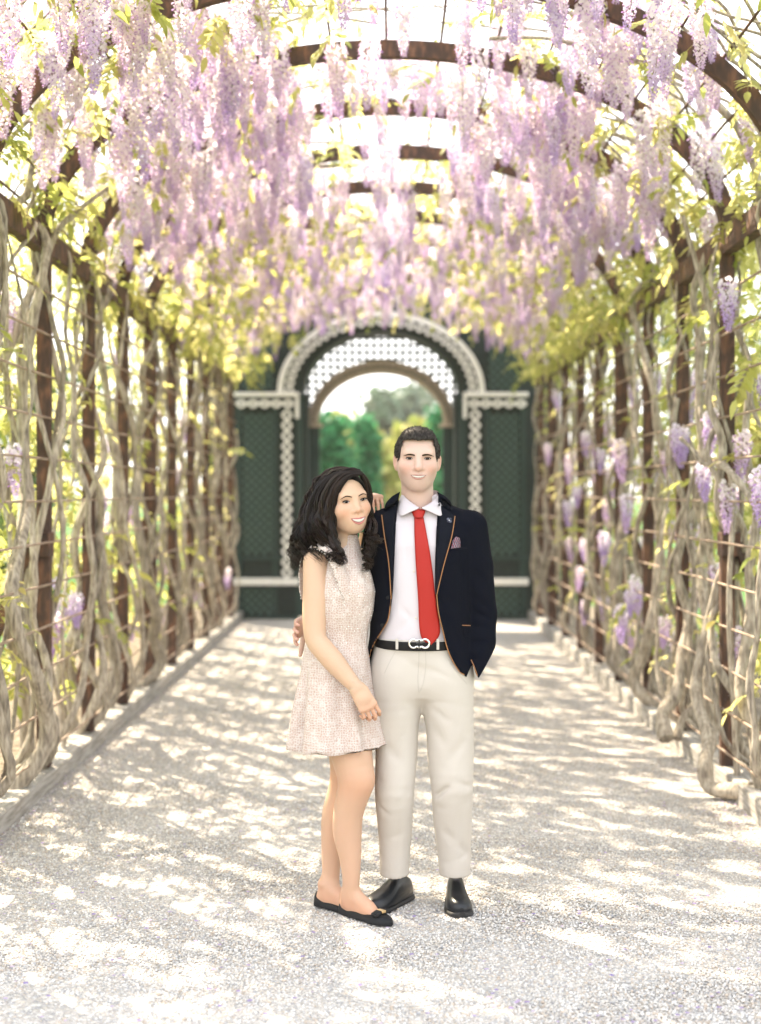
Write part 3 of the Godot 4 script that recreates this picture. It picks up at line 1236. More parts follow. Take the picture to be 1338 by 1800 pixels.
func make_raceme(length: float, wide: float, n: int, ripe: float) -> ArrayMesh:
	var g := Geo.new()
	g.col = Color(0.32, 0.30, 0.16)
	var pts := PackedVector3Array()
	var bend := Vector2(spread(0.02), spread(0.02))
	for k in 7:
		var t := k / 6.0
		pts.append(Vector3(bend.x * t * t, -length * t, bend.y * t * t))
	g.tube(pts, taper(7, 0.0028, 0.001), 4, 1.0, false)
	for k in n:
		var t := pow((k + 0.5) / n, 0.86)
		var a := k * 2.39996 + spread(0.4)
		var r := wide * (1.0 - pow(t, 1.7) * 0.86) * rng.randf_range(0.55, 1.05)
		if t < 0.12:
			r *= 0.55 + t * 3.7
		var out := Vector3(cos(a), rng.randf_range(-0.45, 0.12), sin(a)).normalized()
		var p := Vector3(bend.x * t * t, -length * t - r * 0.12, bend.y * t * t) + Vector3(cos(a), 0, sin(a)) * r * 0.62
		var s := lerpf(0.034, 0.014, pow(t, 1.5)) * rng.randf_range(0.85, 1.2)
		var bud := clampf((t - ripe) / 0.35, 0.0, 1.0)
		var pale := Color(0.93, 0.89, 0.93).lerp(Color(0.68, 0.56, 0.80), bud).lerp(Color(0.88, 0.85, 0.83), rng.randf() * 0.5 * (1.0 - bud))
		var deep := Color(0.50, 0.30, 0.64).lerp(Color(0.36, 0.18, 0.54), bud).lerp(Color(0.82, 0.72, 0.84), rng.randf() * 0.6)
		floret(g, p, out, s, pale, deep, spread(0.6))
		g.col = Color(0.42, 0.36, 0.30)
		var q := Vector3(bend.x * t * t, -length * t + 0.004, bend.y * t * t)
		var i0 := g.add(q)
		var i1 := g.add(p + Vector3(0, 0.0008, 0))
		var i2 := g.add(p - Vector3(0, 0.0008, 0))
		g.tri(i0, i1, i2)
	return g.mesh()

func make_leaf(pairs: int, length: float) -> ArrayMesh:
	# a feathered leaf: pairs of leaflets along a stalk that droops
	var g := Geo.new()
	var stalk := PackedVector3Array()
	for k in 8:
		var t := k / 7.0
		stalk.append(Vector3(0, -length * 0.42 * t * t, length * t))
	g.tube(stalk, taper(8, 0.0016, 0.0008), 3, 1.0, false)
	var one := func(p: Vector3, dir: Vector3, l: float, roll: float) -> void:
		var down := Vector3(0, -0.35, 0)
		var side := dir.cross(Vector3.UP).normalized()
		side = side.rotated(dir, roll)
		var nrm := side.cross(dir).normalized()
		var w := l * 0.21
		var rows := []
		for q in [[0.0, 0.05], [0.22, 0.8], [0.5, 1.0], [0.78, 0.6], [1.0, 0.03]]:
			var t: float = q[0]
			var c: Vector3 = p + dir * l * t + down * l * t * t * 0.6
			rows.append([c - side * w * q[1] + nrm * w * 0.25 * q[1], c, c + side * w * q[1] + nrm * w * 0.25 * q[1]])
		g.sheet(rows)
	for k in pairs:
		var t := 0.3 + 0.62 * k / pairs
		var p := Vector3(0, -length * 0.42 * t * t, length * t)
		var l := length * 0.34 * (1.0 - 0.3 * absf(t - 0.6)) * rng.randf_range(0.85, 1.1)
		for s in [-1.0, 1.0]:
			one.call(p, Vector3(s * 0.8, -0.15 + spread(0.2), 0.55 + spread(0.15)).normalized(), l, spread(0.4))
	one.call(stalk[7], Vector3(0, -0.6, 0.8).normalized(), length * 0.36, spread(0.3))
	return g.mesh()

var racemes := []
var side_racemes := []
var leaves := []

func leaf_place(p: Vector3, size: float) -> Transform3D:
	var b := Basis(Vector3.UP, rng.randf() * TAU) * Basis(Vector3.RIGHT, rng.randf_range(-0.5, 0.9)) * Basis(Vector3.BACK, spread(0.5))
	return Transform3D(b.scaled(Vector3.ONE * size), p)

func climb(s: float, z0: float, kind: int) -> PackedVector3Array:
	# a stem from the ground to the beam and over the vault
	var pts := []
	var ph := rng.randf() * TAU
	var turn := rng.randf_range(0.8, 2.0) * (1.0 if rng.randf() < 0.6 else -1.0)
	var wob := rng.randf() * 10.0
	var zb := z0 + spread(0.25) if kind == 0 else z0 + spread(0.62)
	var amp := rng.randf_range(0.08, 0.22)
	var xo := rng.randf_range(-0.12, 0.24)
	var foot := Vector3(s * (SIDE + rng.randf_range(0.06, 0.35)), -0.03, zb + spread(0.15))
	pts.append(foot)
	var steps := 13
	for k in range(1, steps + 1):
		var t := float(k) / steps
		var h := t * SPRING
		if kind == 0:
			# twines round its post
			var r := rng.randf_range(0.07, 0.105)
			var a := ph + turn * TAU * t * 1.5
			pts.append(Vector3(s * SIDE + cos(a) * r, h, z0 + sin(a) * r * 1.1))
		else:
			pts.append(Vector3(s * (SIDE + xo * 0.5 + 0.06 * sin(h * 2.3 + wob) + spread(0.035)), h, zb + amp * sin(h * 1.9 + ph) + amp * 0.6 * sin(h * 4.3 + wob) + spread(0.05)))
	var reach := rng.randf_range(0.5, 1.6)
	var drift := spread(0.7)
	var m := 8
	for k in range(1, m + 1):
		var t := float(k) / m
		var a := reach * t
		var p := arch_at(a, 0.10 + 0.05 * sin(t * 7.0 + wob) + spread(0.03))
		pts.append(Vector3(p.x * -s, p.y, zb + drift * t + spread(0.06)))
	return curve(pts, 72)

func make_vines() -> void:
	for k in 8:
		racemes.append(make_raceme(rng.randf_range(0.26, 0.44), rng.randf_range(0.066, 0.09), 140, rng.randf_range(0.45, 0.8)))
	for k in 3:
		side_racemes.append(make_raceme(rng.randf_range(0.22, 0.32), 0.062, 96, 0.3))
	for k in 4:
		leaves.append(make_leaf([4, 5, 5, 6][k], [0.17, 0.20, 0.23, 0.26][k]))
	var order := ["nearest", "second", "third", "fourth", "fifth", "sixth", "seventh", "eighth", "last"]
	var total := 0
	for k in range(-2, 9):
		for s in [-1.0, 1.0]:
			var z0: float = -(FIRST + STEP * k)
			var d := -z0
			var side := "left" if s < 0 else "right"
			var label: String
			if k >= 0:
				label = "woody wisteria vine twisting round the %s %s post of the pergola in view" % [order[k], side]
				if k == 0 and s > 0:
					label = "thick wisteria vine that hooks over the right kerb beside the nearest right post"
			else:
				label = "wisteria vine whose lilac blossom hangs %s at the top %s of the view" % ["second nearest" if k == -1 else "nearest the camera", side]
			var t := thing("wisteria_vine", Vector3.ZERO, label, "vine", "wisteria vines on the pergola")
			# stems
			var n := 7 if k < 3 else 5
			for j in n:
				var kind := 0 if j < ((3 if s < 0 else 2) if k < 4 else 2) else 1
				var p := climb(s, z0, kind)
				if k < 9:
					var g := Geo.new()
					var thick := rng.randf_range(0.009, 0.020) if kind == 1 else rng.randf_range(0.012, 0.024)
					if j == n - 1:
						thick = 0.036
					var r := taper(p.size(), thick * 1.25, thick * 0.28, 0.9)
					for q in r.size():
						r[q] *= 1.0 + 0.12 * sin(q * 0.9 + j) + spread(0.05)
					g.tube(p, r, 7)
					part("stem", g, M.bark[j % 3], t)
			# shoots over the vault
			for j in 6:
				var a0 := rng.randf_range(0.1, 1.0)
				var pts := []
				var zz := z0 + spread(0.6)
				for q in 7:
					var pp := arch_at(a0 + q * 0.16, rng.randf_range(0.09, 0.2))
					pts.append(Vector3(pp.x * -s, pp.y, zz + spread(0.12) + q * 0.05))
				var g := Geo.new()
				g.tube(curve(pts, 24), taper(25, 0.011, 0.003), 5)
				part("shoot", g, M.bark[j % 3], t)
			# blossom under the vault
			var nb := 80
			if k < 0:
				nb = 62 if k == -1 else 30
			elif k >= 4:
				nb = 70
			if s < 0:
				nb = int(nb * 1.15)
			for j in nb:
				var a := rng.randf_range(0.50 if rng.randf() < 0.85 else 0.25, 1.62)
				# thin along the crown, where the sky shows through
				if a > 1.3 and rng.randf() < (0.78 if k < 4 else 0.5):
					continue
				if k <= 0 and a < 0.9 and rng.randf() < 0.5:
					continue
				if k >= 3 and a < 0.62 and rng.randf() < 0.3:
					continue
				var pp := arch_at(a, rng.randf_range(-0.04, 0.26))
				var o := part("flower_cluster", racemes[rng.randi() % racemes.size()], M.petal[[0, 0, 1, 2, 3, 3][rng.randi() % 6] if k > 1 else [0, 0, 1, 1, 2, 3][rng.randi() % 6]], t)
				o.transform = Transform3D((Basis(Vector3.BACK, spread(0.10)) * Basis(Vector3.RIGHT, spread(0.1)) * Basis(Vector3.UP, rng.randf() * TAU)).scaled(Vector3.ONE * rng.randf_range(0.75, 1.2)), Vector3(pp.x * -s, pp.y, z0 + spread(0.6)))
				total += 1
			# blossom on the wall
			var nw := (16 if s > 0 else 7) if k >= 0 and k < 6 else 3
			for j in nw:
				var o := part("flower_cluster", side_racemes[rng.randi() % 3], M.petal[[0, 1, 2, 2][rng.randi() % 4]], t)
				o.transform = Transform3D(Basis(Vector3.UP, rng.randf() * TAU).scaled(Vector3.ONE * rng.randf_range(0.75, 1.2)), Vector3(s * (SIDE + (rng.randf_range(-0.10, 0.3) if s > 0 else rng.randf_range(0.0, 0.4))), rng.randf_range(0.45, 2.7), z0 + spread(0.6)))
			# leaves: on the vault and outside the wall
			var nl := 40
			if k < 0:
				nl = 20
			for j in nl:
				var p: Vector3
				if rng.randf() < 0.55:
					var h := rng.randf_range(0.7, 2.9)
					if s > 0:
						h = rng.randf_range(0.4, 2.9)
					p = Vector3(s * (SIDE + rng.randf_range(-0.02, 0.4)), h, z0 + spread(0.6))
				else:
					var pp := arch_at(rng.randf_range(0.0, 1.5), rng.randf_range(-0.05, 0.3))
					p = Vector3(pp.x * -s, pp.y, z0 + spread(0.6))
				var o := part("leaf", leaves[rng.randi() % 4], M.leaf[[0, 0, 2, 1][rng.randi() % 4]], t)
				o.transform = leaf_place(p, rng.randf_range(0.7, 1.1))
			var lots := []
			var tint := []
			var nf := 260 if k < 3 else (280 if k < 6 else 170)
			if k < 0:
				nf = 420 if s < 0 else 200
			for j in nf:
				var p: Vector3
				if rng.randf() < (0.46 if k < 3 else 0.35):
					p = Vector3(s * (SIDE + rng.randf_range(0.05, 0.55)), rng.randf_range(0.5, 2.9), z0 + spread(0.6))
				else:
					var low := 0.0
					var pp := arch_at(1.5 * pow(rng.randf(), 1.45), rng.randf_range(-0.04, 0.36) if k < 3 else rng.randf_range(-0.28, 0.34))
					p = Vector3(pp.x * -s, pp.y, z0 + spread(0.6))
				lots.append(leaf_place(p, rng.randf_range(0.7, 1.15)))
			var half := lots.size() * 2 / 3
			crowd("foliage", leaves[1], M.leaf[0], lots.slice(0, half), [], t)
			crowd("foliage", leaves[2], M.leaf[1], lots.slice(half), [], t)
			# what one sees of this vine alone
			if k == 0 and s > 0:
				special(t, [at(1338, 905, 7.3), at(1310, 862, 7.4), at(1278, 824, 7.5), at(1262, 818, 7.7)], 0.017, 0.02)
				special(t, [at(1305, 1390, 7.35) + Vector3(0.05, 0, 0), at(1250, 1385, 7.55), at(1240, 1340, 7.6), at(1247, 1300, 7.7), at(1228, 1240, 7.85), at(1225, 1190, 7.95), at(1243, 1110, 8.0), at(1262, 1030, 7.95), at(1285, 960, 7.9), at(1262, 880, 7.8), at(1270, 780, 7.8), at(1245, 700, 7.85), at(1262, 600, 7.9), at(1240, 520, 7.9), at(1200, 380, 8.0)], 0.042, 0.014)
				special(t, [at(1345, 1400, 7.3), at(1325, 1290, 7.4), at(1302, 1200, 7.5), at(1320, 1090, 7.6), at(1318, 1000, 7.6), at(1330, 900, 7.6), at(1310, 780, 7.6), at(1322, 660, 7.6)], 0.04, 0.018)
				special(t, [at(1300, 1420, 7.6), at(1290, 1250, 7.6), at(1282, 1050, 7.65), at(1288, 900, 7.7), at(1278, 820, 7.7), at(1238, 816, 7.75), at(1218, 790, 7.8), at(1196, 770, 7.85)], 0.017, 0.011)
			if k == 1 and s > 0:
				special(t, [at(1172, 1300, 8.6), at(1165, 1255, 8.7), at(1190, 1215, 8.8), at(1200, 1150, 8.9), at(1210, 1080, 9.0), at(1190, 1000, 9.0), at(1205, 900, 9.0), at(1180, 800, 9.0), at(1190, 700, 9.0)], 0.045, 0.018)
				special(t, [at(1190, 1300, 8.7), at(1200, 1265, 8.75), at(1225, 1225, 8.8), at(1215, 1130, 8.9)], 0.03, 0.015)
			if k == 0 and s < 0:
				special(t, [at(-10, 660, 7.6), at(22, 600, 7.6), at(40, 540, 7.7), at(75, 480, 7.8), at(105, 400, 7.9), at(190, 330, 8.0)], 0.03, 0.012)
				special(t, [at(-10, 110, 6.8), at(50, 60, 6.9), at(90, 35, 7.0), at(130, 5, 7.0), at(150, -30, 7.0)], 0.024, 0.02)
				special(t, [at(50, 1335, 8.2), at(40, 1200, 8.1), at(15, 1090, 8.0), at(25, 960, 8.0), at(10, 850, 8.0), at(40, 720, 8.0), at(35, 600, 8.0), at(62, 480, 7.95)], 0.04, 0.02)
			if k == 1 and s < 0:
				special(t, [at(130, 1310, 9.4), at(110, 1200, 9.3), at(125, 1130, 9.2), at(150, 1060, 9.2), at(130, 960, 9.2), at(160, 850, 9.2)], 0.06, 0.02)
	print("clusters ", total)

func special(t: Node, pts: Array, r0: float, r1: float) -> void:
	var p := curve(pts, pts.size() * 6)
	var r := taper(p.size(), r0, r1)
	for q in r.size():
		r[q] *= 1.0 + 0.1 * sin(q * 0.7)
	var g := Geo.new()
	g.tube(p, r, 9)
	part("stem", g, M.bark[0], t)

# ---------------------------------------------------------------- people
func path2(pts: Array, n: int) -> PackedVector3Array:
	return curve(pts.map(func(p): return Vector3(p.x, p.y, 0.0)), n)

# a plate that lies on a body: rows from the left to the right outline, its rim sunk into the surface
func plate(g: Geo, fld: Field, left: Array, right: Array, nt: int, ns: int, off: float, bulge: float, xf := Transform3D.IDENTITY, paint: Variant = null, sink := 0.006, miss := 0.0) -> void:
	var l := path2(left, nt)
	var r := path2(right, nt)
	var rows := []
	for t in nt + 1:
		var row := []
		for s in range(-1, ns + 2):
			var u := clampf(float(s) / ns, 0.0, 1.0)
			var p := l[t].lerp(r[t], u)
			var z := fld.front(p.x, p.y, miss)
			z += -sink if s < 0 or s > ns else off + bulge * sin(PI * u)
			row.append(Vector3(p.x, p.y, z))
		rows.append(row)
	var first: Array = rows[0].map(func(p): return p - Vector3(0, 0, off + sink))
	var last: Array = rows[nt].map(func(p): return p - Vector3(0, 0, off + sink))
	rows.push_front(first)
	rows.push_back(last)
	var w: int = rows[0].size()
	var base := g.v.size()
	for row in rows:
		for p in row:
			if paint != null:
				g.col = paint.call(p)
			g.add(xf * p, Vector2(p.x, p.y))
	for t in rows.size() - 1:
		for k in w - 1:
			g.quad(base + t * w + k, base + t * w + k + 1, base + (t + 1) * w + k + 1, base + (t + 1) * w + k)

# a cord that follows a surface
func cord(g: Geo, fld: Field, pts: Array, r0: float, r1: float, off: float, n := 24, xf := Transform3D.IDENTITY, flat := 1.0, shift := 0.0, sides := 6) -> void:
	var p := path2(pts, n)
	var out := PackedVector3Array()
	var z0 := 0.0
	for k in p.size():
		var z := fld.front(p[k].x + shift, p[k].y, z0)
		z0 = z
		out.append(xf * Vector3(p[k].x, p[k].y, z + off))
	var r := PackedFloat32Array()
	for k in out.size():
		var t := float(k) / (out.size() - 1)
		r.append(lerpf(r0, r1, t))
	g.tube(out, r, sides, flat)

func head_field(s: float, female: bool, neck: Vector3, neck_r: float) -> Field:
	var f := Field.new(Vector3(-0.105, -0.21, -0.135) * s, Vector3(0.105, 0.13, 0.135) * s, 0.0028)
	var jw := 0.84 if female else 0.93
	var up := 0.014 if female else 0.010
	f.ell(Vector3(0, 0.028, -0.018) * s, Vector3(0.0755, 0.086, 0.097) * s, 0.02)
	f.ell(Vector3(0, -0.03, 0.012) * s, Vector3(0.0635, 0.080, 0.076) * s, 0.03)
	for e in [-1.0, 1.0]:
		f.cone(Vector3(e * 0.047 * jw, -0.05, -0.008) * s, Vector3(e * 0.022 * jw, -0.101 + up, 0.045) * s, 0.023 * s, (0.016 if female else 0.019) * s, 0.026 * s)
		f.ell(Vector3(e * 0.041, -0.030, 0.050) * s, Vector3(0.024, 0.020, 0.024) * s, 0.03 * s)
	f.ell(Vector3(0, -0.104 + up, 0.056) * s, Vector3(0.021 * jw, 0.017, 0.019) * s, 0.028 * s)
	f.ell(Vector3(0, -0.066, 0.060) * s, Vector3(0.032, 0.026, 0.030) * s, 0.025 * s)
	f.cone(Vector3(-0.038, 0.019, 0.068) * s, Vector3(0.038, 0.019, 0.068) * s, (0.012 if female else 0.0145) * s, (0.012 if female else 0.0145) * s, 0.02 * s)
	# neck
	f.cone(Vector3(0, -0.06, -0.028) * s, neck, neck_r * 0.96, neck_r, 0.02 * s)
	# eye hollows, then the nose over them
	for e in [-1.0, 1.0]:
		f.ell(Vector3(e * 0.0325, -0.001, 0.0965) * s, Vector3(0.020, 0.013, 0.020) * s, 0.014 * s, Basis.IDENTITY, true)
	if female:
		f.cone(Vector3(0, 0.004, 0.074) * s, Vector3(0, -0.030, 0.092) * s, 0.0075 * s, 0.0095 * s, 0.014 * s)
		f.ell(Vector3(0, -0.0325, 0.093) * s, Vector3(0.0102, 0.0088, 0.0100) * s, 0.008 * s)
	else:
		f.cone(Vector3(0, 0.010, 0.078) * s, Vector3(0, -0.031, 0.099) * s, 0.0090 * s, 0.0115 * s, 0.014 * s)
		f.ell(Vector3(0, -0.034, 0.099) * s, Vector3(0.0135, 0.0105, 0.012) * s, 0.008 * s)
	for e in [-1.0, 1.0]:
		f.ell(Vector3(e * 0.0145, -0.037, 0.084) * s, Vector3(0.0085, 0.0075, 0.010) * s, 0.006 * s)
		f.ell(Vector3(e * 0.0070, -0.0435, 0.094) * s, Vector3(0.0034, 0.003, 0.004) * s, 0.004 * s, Basis.IDENTITY, true)
		# smile folds
		f.crease(Vector3(e * 0.019, -0.040, 0.085) * s, Vector3(e * 0.034, -0.064, 0.070) * s, 0.006 * s, 0.0022 * s)
		# ears
		var tilt := Basis(Vector3.UP, e * -0.35) * Basis(Vector3.BACK, e * -0.12)
		f.ell(Vector3(e * 0.0795, -0.014, -0.012) * s, Vector3(0.0065, 0.030, 0.018) * s, 0.006 * s, tilt)
		f.ell(Vector3(e * 0.0840, -0.009, -0.005) * s, Vector3(0.006, 0.018, 0.009) * s, 0.006 * s, tilt, true)
	return f

func skin_paint(base: Color, female: bool, s: float) -> Callable:
	return func(q: Vector3) -> Color:
		var p := q / s
		var c := base
		var red := base * Color(1.02, 0.72, 0.66)
		var cheek := exp(-(pow(absf(p.x) - 0.043, 2.0) + pow(p.y + 0.034, 2.0)) / 0.0007) * (1.0 if p.z > 0.02 else 0.0)
		c = c.lerp(red, 0.55 * cheek)
		c = c.lerp(red, 0.45 * exp(-(p.x * p.x + pow(p.y + 0.04, 2.0)) / 0.0002) * (1.0 if p.z > 0.07 else 0.0))
		if absf(p.x) > 0.077:
			c = c.lerp(red, 0.5)
		if not female:
			# shaved beard
			var beard := smoothstep(-0.035, -0.06, p.y) * smoothstep(-0.125, -0.105, p.y) * (1.0 - exp(-(p.x * p.x) / 0.0004) * smoothstep(-0.05, -0.06, p.y) * 0.3)
			c = c.lerp(base * Color(0.84, 0.86, 0.90), 0.30 * beard)
		# lids
		var lid := exp(-(pow((absf(p.x) - 0.0325) / 0.016, 2.0) + pow((p.y - 0.005) / 0.008, 2.0))) * (1.0 if p.z > 0.04 else 0.0)
		c = c.lerp(base * Color(0.80, 0.68, 0.62), 0.5 * lid)
		return c

func make_face(body: Node, f: Field, s: float, female: bool, xf: Transform3D) -> void:
	var lash := Color(0.005, 0.004, 0.004)
	for e in [-1.0, 1.0]:
		var ex: float = e * 0.0325 * s
		var ey := -0.0005 * s
		var w := (0.0140 if female else 0.0132) * s
		var hu := (0.0046 if female else 0.0042) * s
		var hl := (0.0030 if female else 0.0028) * s
		var slant: float = e * (0.0016 if female else 0.0006) * s
		var up := []
		var dn := []
		for k in 9:
			var u := -1.0 + k / 4.0
			var arc := 1.0 - u * u
			up.append(Vector2(ex + u * w, ey + hu * pow(arc, 0.7) + slant * u))
			dn.append(Vector2(ex + u * w, ey - hl * pow(arc, 0.8) + slant * u))
		var base_z := f.front(ex, ey)
		var z_at := func(x: float) -> float: return base_z + 0.0035 * s - 5.0 * pow(x - ex, 2.0) / s
		var g := Geo.new()
		g.col = Color(0.44, 0.40, 0.38)
		var rows := []
		for k in 9:
			var a: Vector2 = up[k]
			var b: Vector2 = dn[k]
			rows.append([xf * Vector3(a.x, a.y, z_at.call(a.x) - 0.001), xf * Vector3((a.x + b.x) / 2.0, (a.y + b.y) / 2.0, z_at.call(a.x) + 0.0008), xf * Vector3(b.x, b.y, z_at.call(b.x) - 0.001)])
		g.sheet(rows)
		var eye := part("eye", g, M.eye, body)
		# iris and pupil, cut off by the lids
		var ir := Geo.new()
		var ri := 0.0060 * s
		var look := 0.0006 * s * (-1.0 if female else 0.0)
		for ring in [[ri, 0.0012, Color(0.006, 0.004, 0.0025) if not female else Color(0.004, 0.0025, 0.002)], [ri * 0.45, 0.0015, Color(0.002, 0.002, 0.002)]]:
			ir.col = ring[2]
			var m := Vector3(ex + look, ey + 0.0006 * s, base_z + 0.0035 * s + ring[1])
			var c := ir.add(xf * m)
			for k in 17:
				var a := TAU * k / 16.0
				var q: Vector3 = m + Vector3(cos(a), sin(a), 0) * ring[0]
				q.y = clampf(q.y, ey - hl * 0.92, ey + hu * 0.92)
				ir.add(xf * q)
			for k in 16:
				ir.tri(c, c + 1 + k, c + 2 + k)
		ir.col = Color(0.9, 0.9, 0.9)
		ir.ball(xf * Vector3(ex + look - 0.0016 * s, ey + 0.002 * s, base_z + 0.0035 * s + 0.0016), Vector3.ONE * 0.0008 * s, Basis.IDENTITY, 3, 5)
		part("iris", ir, M.eye, eye)
		# lashes: a dark line on the upper lid, thickest outward
		var lg := Geo.new()
		lg.col = lash
		var pts := []
		for k in 9:
			var a: Vector2 = up[k]
			pts.append(xf * Vector3(a.x, a.y + 0.0002, z_at.call(a.x) + 0.0006))
		var c2 := curve(pts, 20)
		var r := PackedFloat32Array()
		for k in 21:
			var u := k / 20.0 if e > 0 else 1.0 - k / 20.0
			r.append((lerpf(0.0014, 0.0024, u) if female else lerpf(0.0012, 0.0016, u)) * s)
		lg.tube(c2, r, 5)
		lg.col = lash if female else Color(0.10, 0.06, 0.045)
		pts = []
		for k in 9:
			var a: Vector2 = dn[k]
			pts.append(xf * Vector3(a.x, a.y, z_at.call(a.x)))
		lg.tube(curve(pts, 14), taper(15, 0.0005 * s, 0.0005 * s), 4)
		part("eyelash", lg, M.short_hair, body)
		# brow
		var bg := Geo.new()
		bg.col = Color(0.030, 0.019, 0.013) if female else Color(0.040, 0.024, 0.015)
		var by := 0.0175 * s if female else 0.0135 * s
		var b := []
		if female:
			b = [Vector2(e * 0.013, 0.0140), Vector2(e * 0.024, 0.0185), Vector2(e * 0.036, 0.0195), Vector2(e * 0.050, 0.0130)]
		else:
			b = [Vector2(e * 0.013, 0.0110), Vector2(e * 0.024, 0.0140), Vector2(e * 0.037, 0.0142), Vector2(e * 0.051, 0.0100)]
		var bp := path2(b.map(func(p): return p * s), 16)
		var br := PackedFloat32Array()
		var bo := PackedVector3Array()
		for k in 17:
			var t := k / 16.0
			bo.append(xf * Vector3(bp[k].x, bp[k].y, f.front(bp[k].x, bp[k].y) + 0.0002))
			br.append((0.0026 if female else 0.0041) * s * pow(sin(PI * (0.12 + 0.83 * t)), 0.6) * (1.0 - 0.35 * t))
		bg.tube(bo, br, 6, 0.8)
		# a few hairs along it
		for k in 26:
			var t := rng.randi_range(0, 15)
			var q: Vector3 = bo[t].lerp(bo[t + 1], rng.randf()) + xf.basis * Vector3(0, spread(0.6) * br[t], 0.0012)
			bg.tube(PackedVector3Array([q, q + xf.basis * Vector3(e * 0.006, 0.0022 - 0.004 * t / 16.0, 0.0006) * s]), PackedFloat32Array([0.0006, 0.0002]), 3)
		part("eyebrow", bg, M.short_hair, body)
	# the smiling mouth
	var mw := (0.0270 if female else 0.0275) * s
	var my := (-0.0645 if female else -0.0625) * s
	var top_in := []
	var low_in := []
	var top_out := []
	var low_out := []
	for k in 13:
		var u := -1.0 + k / 6.0
		var arc := 1.0 - u * u
		var lift := (0.0055 if female else 0.0030) * s * u * u
		var dip := exp(-u * u / 0.03) * 0.0012 * s
		top_in.append(Vector2(mw * u, my + lift - 0.0002 * s))
		low_in.append(Vector2(mw * u, my + lift - (0.0115 if female else 0.0078) * s * pow(arc, 0.8)))
		top_out.append(Vector2(mw * u * 1.03, my + lift + (0.0058 if female else 0.0050) * s * pow(arc, 0.75) - dip))
		low_out.append(Vector2(mw * u * 1.03, my + lift - 0.0003 * s - (0.0185 if female else 0.0142) * s * pow(arc, 0.7)))
	var dark := Geo.new()
	dark.col = Color(0.05, 0.012, 0.010)
	plate(dark, f, _flip(top_in), _flip(low_in), 24, 5, 0.0006, 0.0, xf, null, 0.003)
	var mouth := part("mouth", dark, M.lip, body)
	var tg := Geo.new()
	var t_up := []
	var t_dn := []
	for k in 13:
		var u := (-1.0 + k / 6.0) * 0.86
		var arc := 1.0 - u * u
		var lift := (0.0055 if female else 0.0030) * s * u * u
		t_up.append(Vector2(mw * u, my + lift))
		t_dn.append(Vector2(mw * u, my + lift - (0.0098 if female else 0.0066) * s * pow(arc, 0.8) - 0.0004 * s * absf(cos(k * PI / 2.0))))
	plate(tg, f, _flip(t_up), _flip(t_dn), 24, 4, 0.0014, 0.0008, xf, null, 0.002)
	part("teeth", tg, M.tooth, mouth)
	var lip_c := Color(0.47, 0.165, 0.15) if female else Color(0.42, 0.215, 0.175)
	var ug := Geo.new()
	ug.col = lip_c * 0.92
	plate(ug, f, _flip(top_out), _flip(top_in), 24, 4, 0.0006, 0.0022 * s, xf, null, 0.002)
	part("upper_lip", ug, M.lip, body)
	var lg2 := Geo.new()
	lg2.col = lip_c
	plate(lg2, f, _flip(low_in), _flip(low_out), 24, 5, 0.0006, 0.0034 * s, xf, null, 0.002)
	part("lower_lip", lg2, M.lip, body)

# a hand at a wrist: «f» towards the knuckles, «n» out of the back of the hand, thumb on the side of f x n times «hand»
func make_hand(g: Geo, wrist: Vector3, f: Vector3, n: Vector3, hand: float, size: float, curl: Array, thumb: Vector3, col: Color, close := 1.0) -> void:
	f = f.normalized()
	n = (n - f * n.dot(f)).normalized()
	var s := f.cross(n) * hand
	var r := 0.19 * size
	var mid := wrist + f * 0.07 * size
	var fld := Field.new(mid - Vector3.ONE * r, mid + Vector3.ONE * r, 0.003)
	fld.cone(wrist - f * 0.02 * size, wrist, 0.0235 * size, 0.0245 * size, 0.01)
	var offs := [0.029, 0.0098, -0.0095, -0.027]
	var lens := [[0.042, 0.026, 0.021], [0.046, 0.029, 0.023], [0.043, 0.027, 0.022], [0.034, 0.021, 0.019]]
	var rad := [0.0082, 0.0084, 0.0080, 0.0070]
	var knuckles := []
	for k in 4:
		var o: float = offs[k] * size * close
		var kn: Vector3 = wrist + f * (0.088 - 0.004 * absf(k - 1.2)) * size + s * o
		fld.cone(wrist + s * o * 0.55 + f * 0.008 * size, kn, 0.0165 * size, 0.0115 * size, 0.014)
		knuckles.append(kn)
	fld.ell(wrist + f * 0.045 * size - n * 0.005 * size, Vector3.ONE * 0.028 * size, 0.015)
	for k in 4:
		var p: Vector3 = knuckles[k] - f * 0.004
		var a := 0.0
		var fan: float = (1.5 - k) * 0.05 * (close - 0.8) * 5.0
		var q: float = rad[k] * size
		for j in 3:
			a += curl[j] * (1.0 + 0.08 * (k - 1.5))
			var d: Vector3 = (f * cos(a) - n * sin(a) + s * fan).normalized()
			var p2: Vector3 = p + d * lens[k][j] * size
			fld.cone(p, p2, q * (1.05 if j == 0 else 1.0), q * 0.93, 0.002 if j else 0.004)
			p = p2
			q *= 0.93
	var tp := wrist + f * 0.022 * size + s * 0.022 * size
	var td := (f * thumb.x + s * thumb.y - n * thumb.z).normalized()
	var q := 0.0125 * size
	for j in 3:
		var p2: Vector3 = tp + td * [0.042, 0.033, 0.026][j] * size
		fld.cone(tp, p2, q, q * 0.86, 0.012 if j == 0 else 0.003)
		tp = p2
		q *= 0.86
		td = (td + f * 0.22 - n * 0.12).normalized()
	fld.into(g, Transform3D.IDENTITY, func(p: Vector3) -> Color:
		var away := (p - wrist).dot(f) / size
		return col.lerp(col * Color(1.0, 0.78, 0.72), 0.65 * smoothstep(0.04, 0.12, away)))

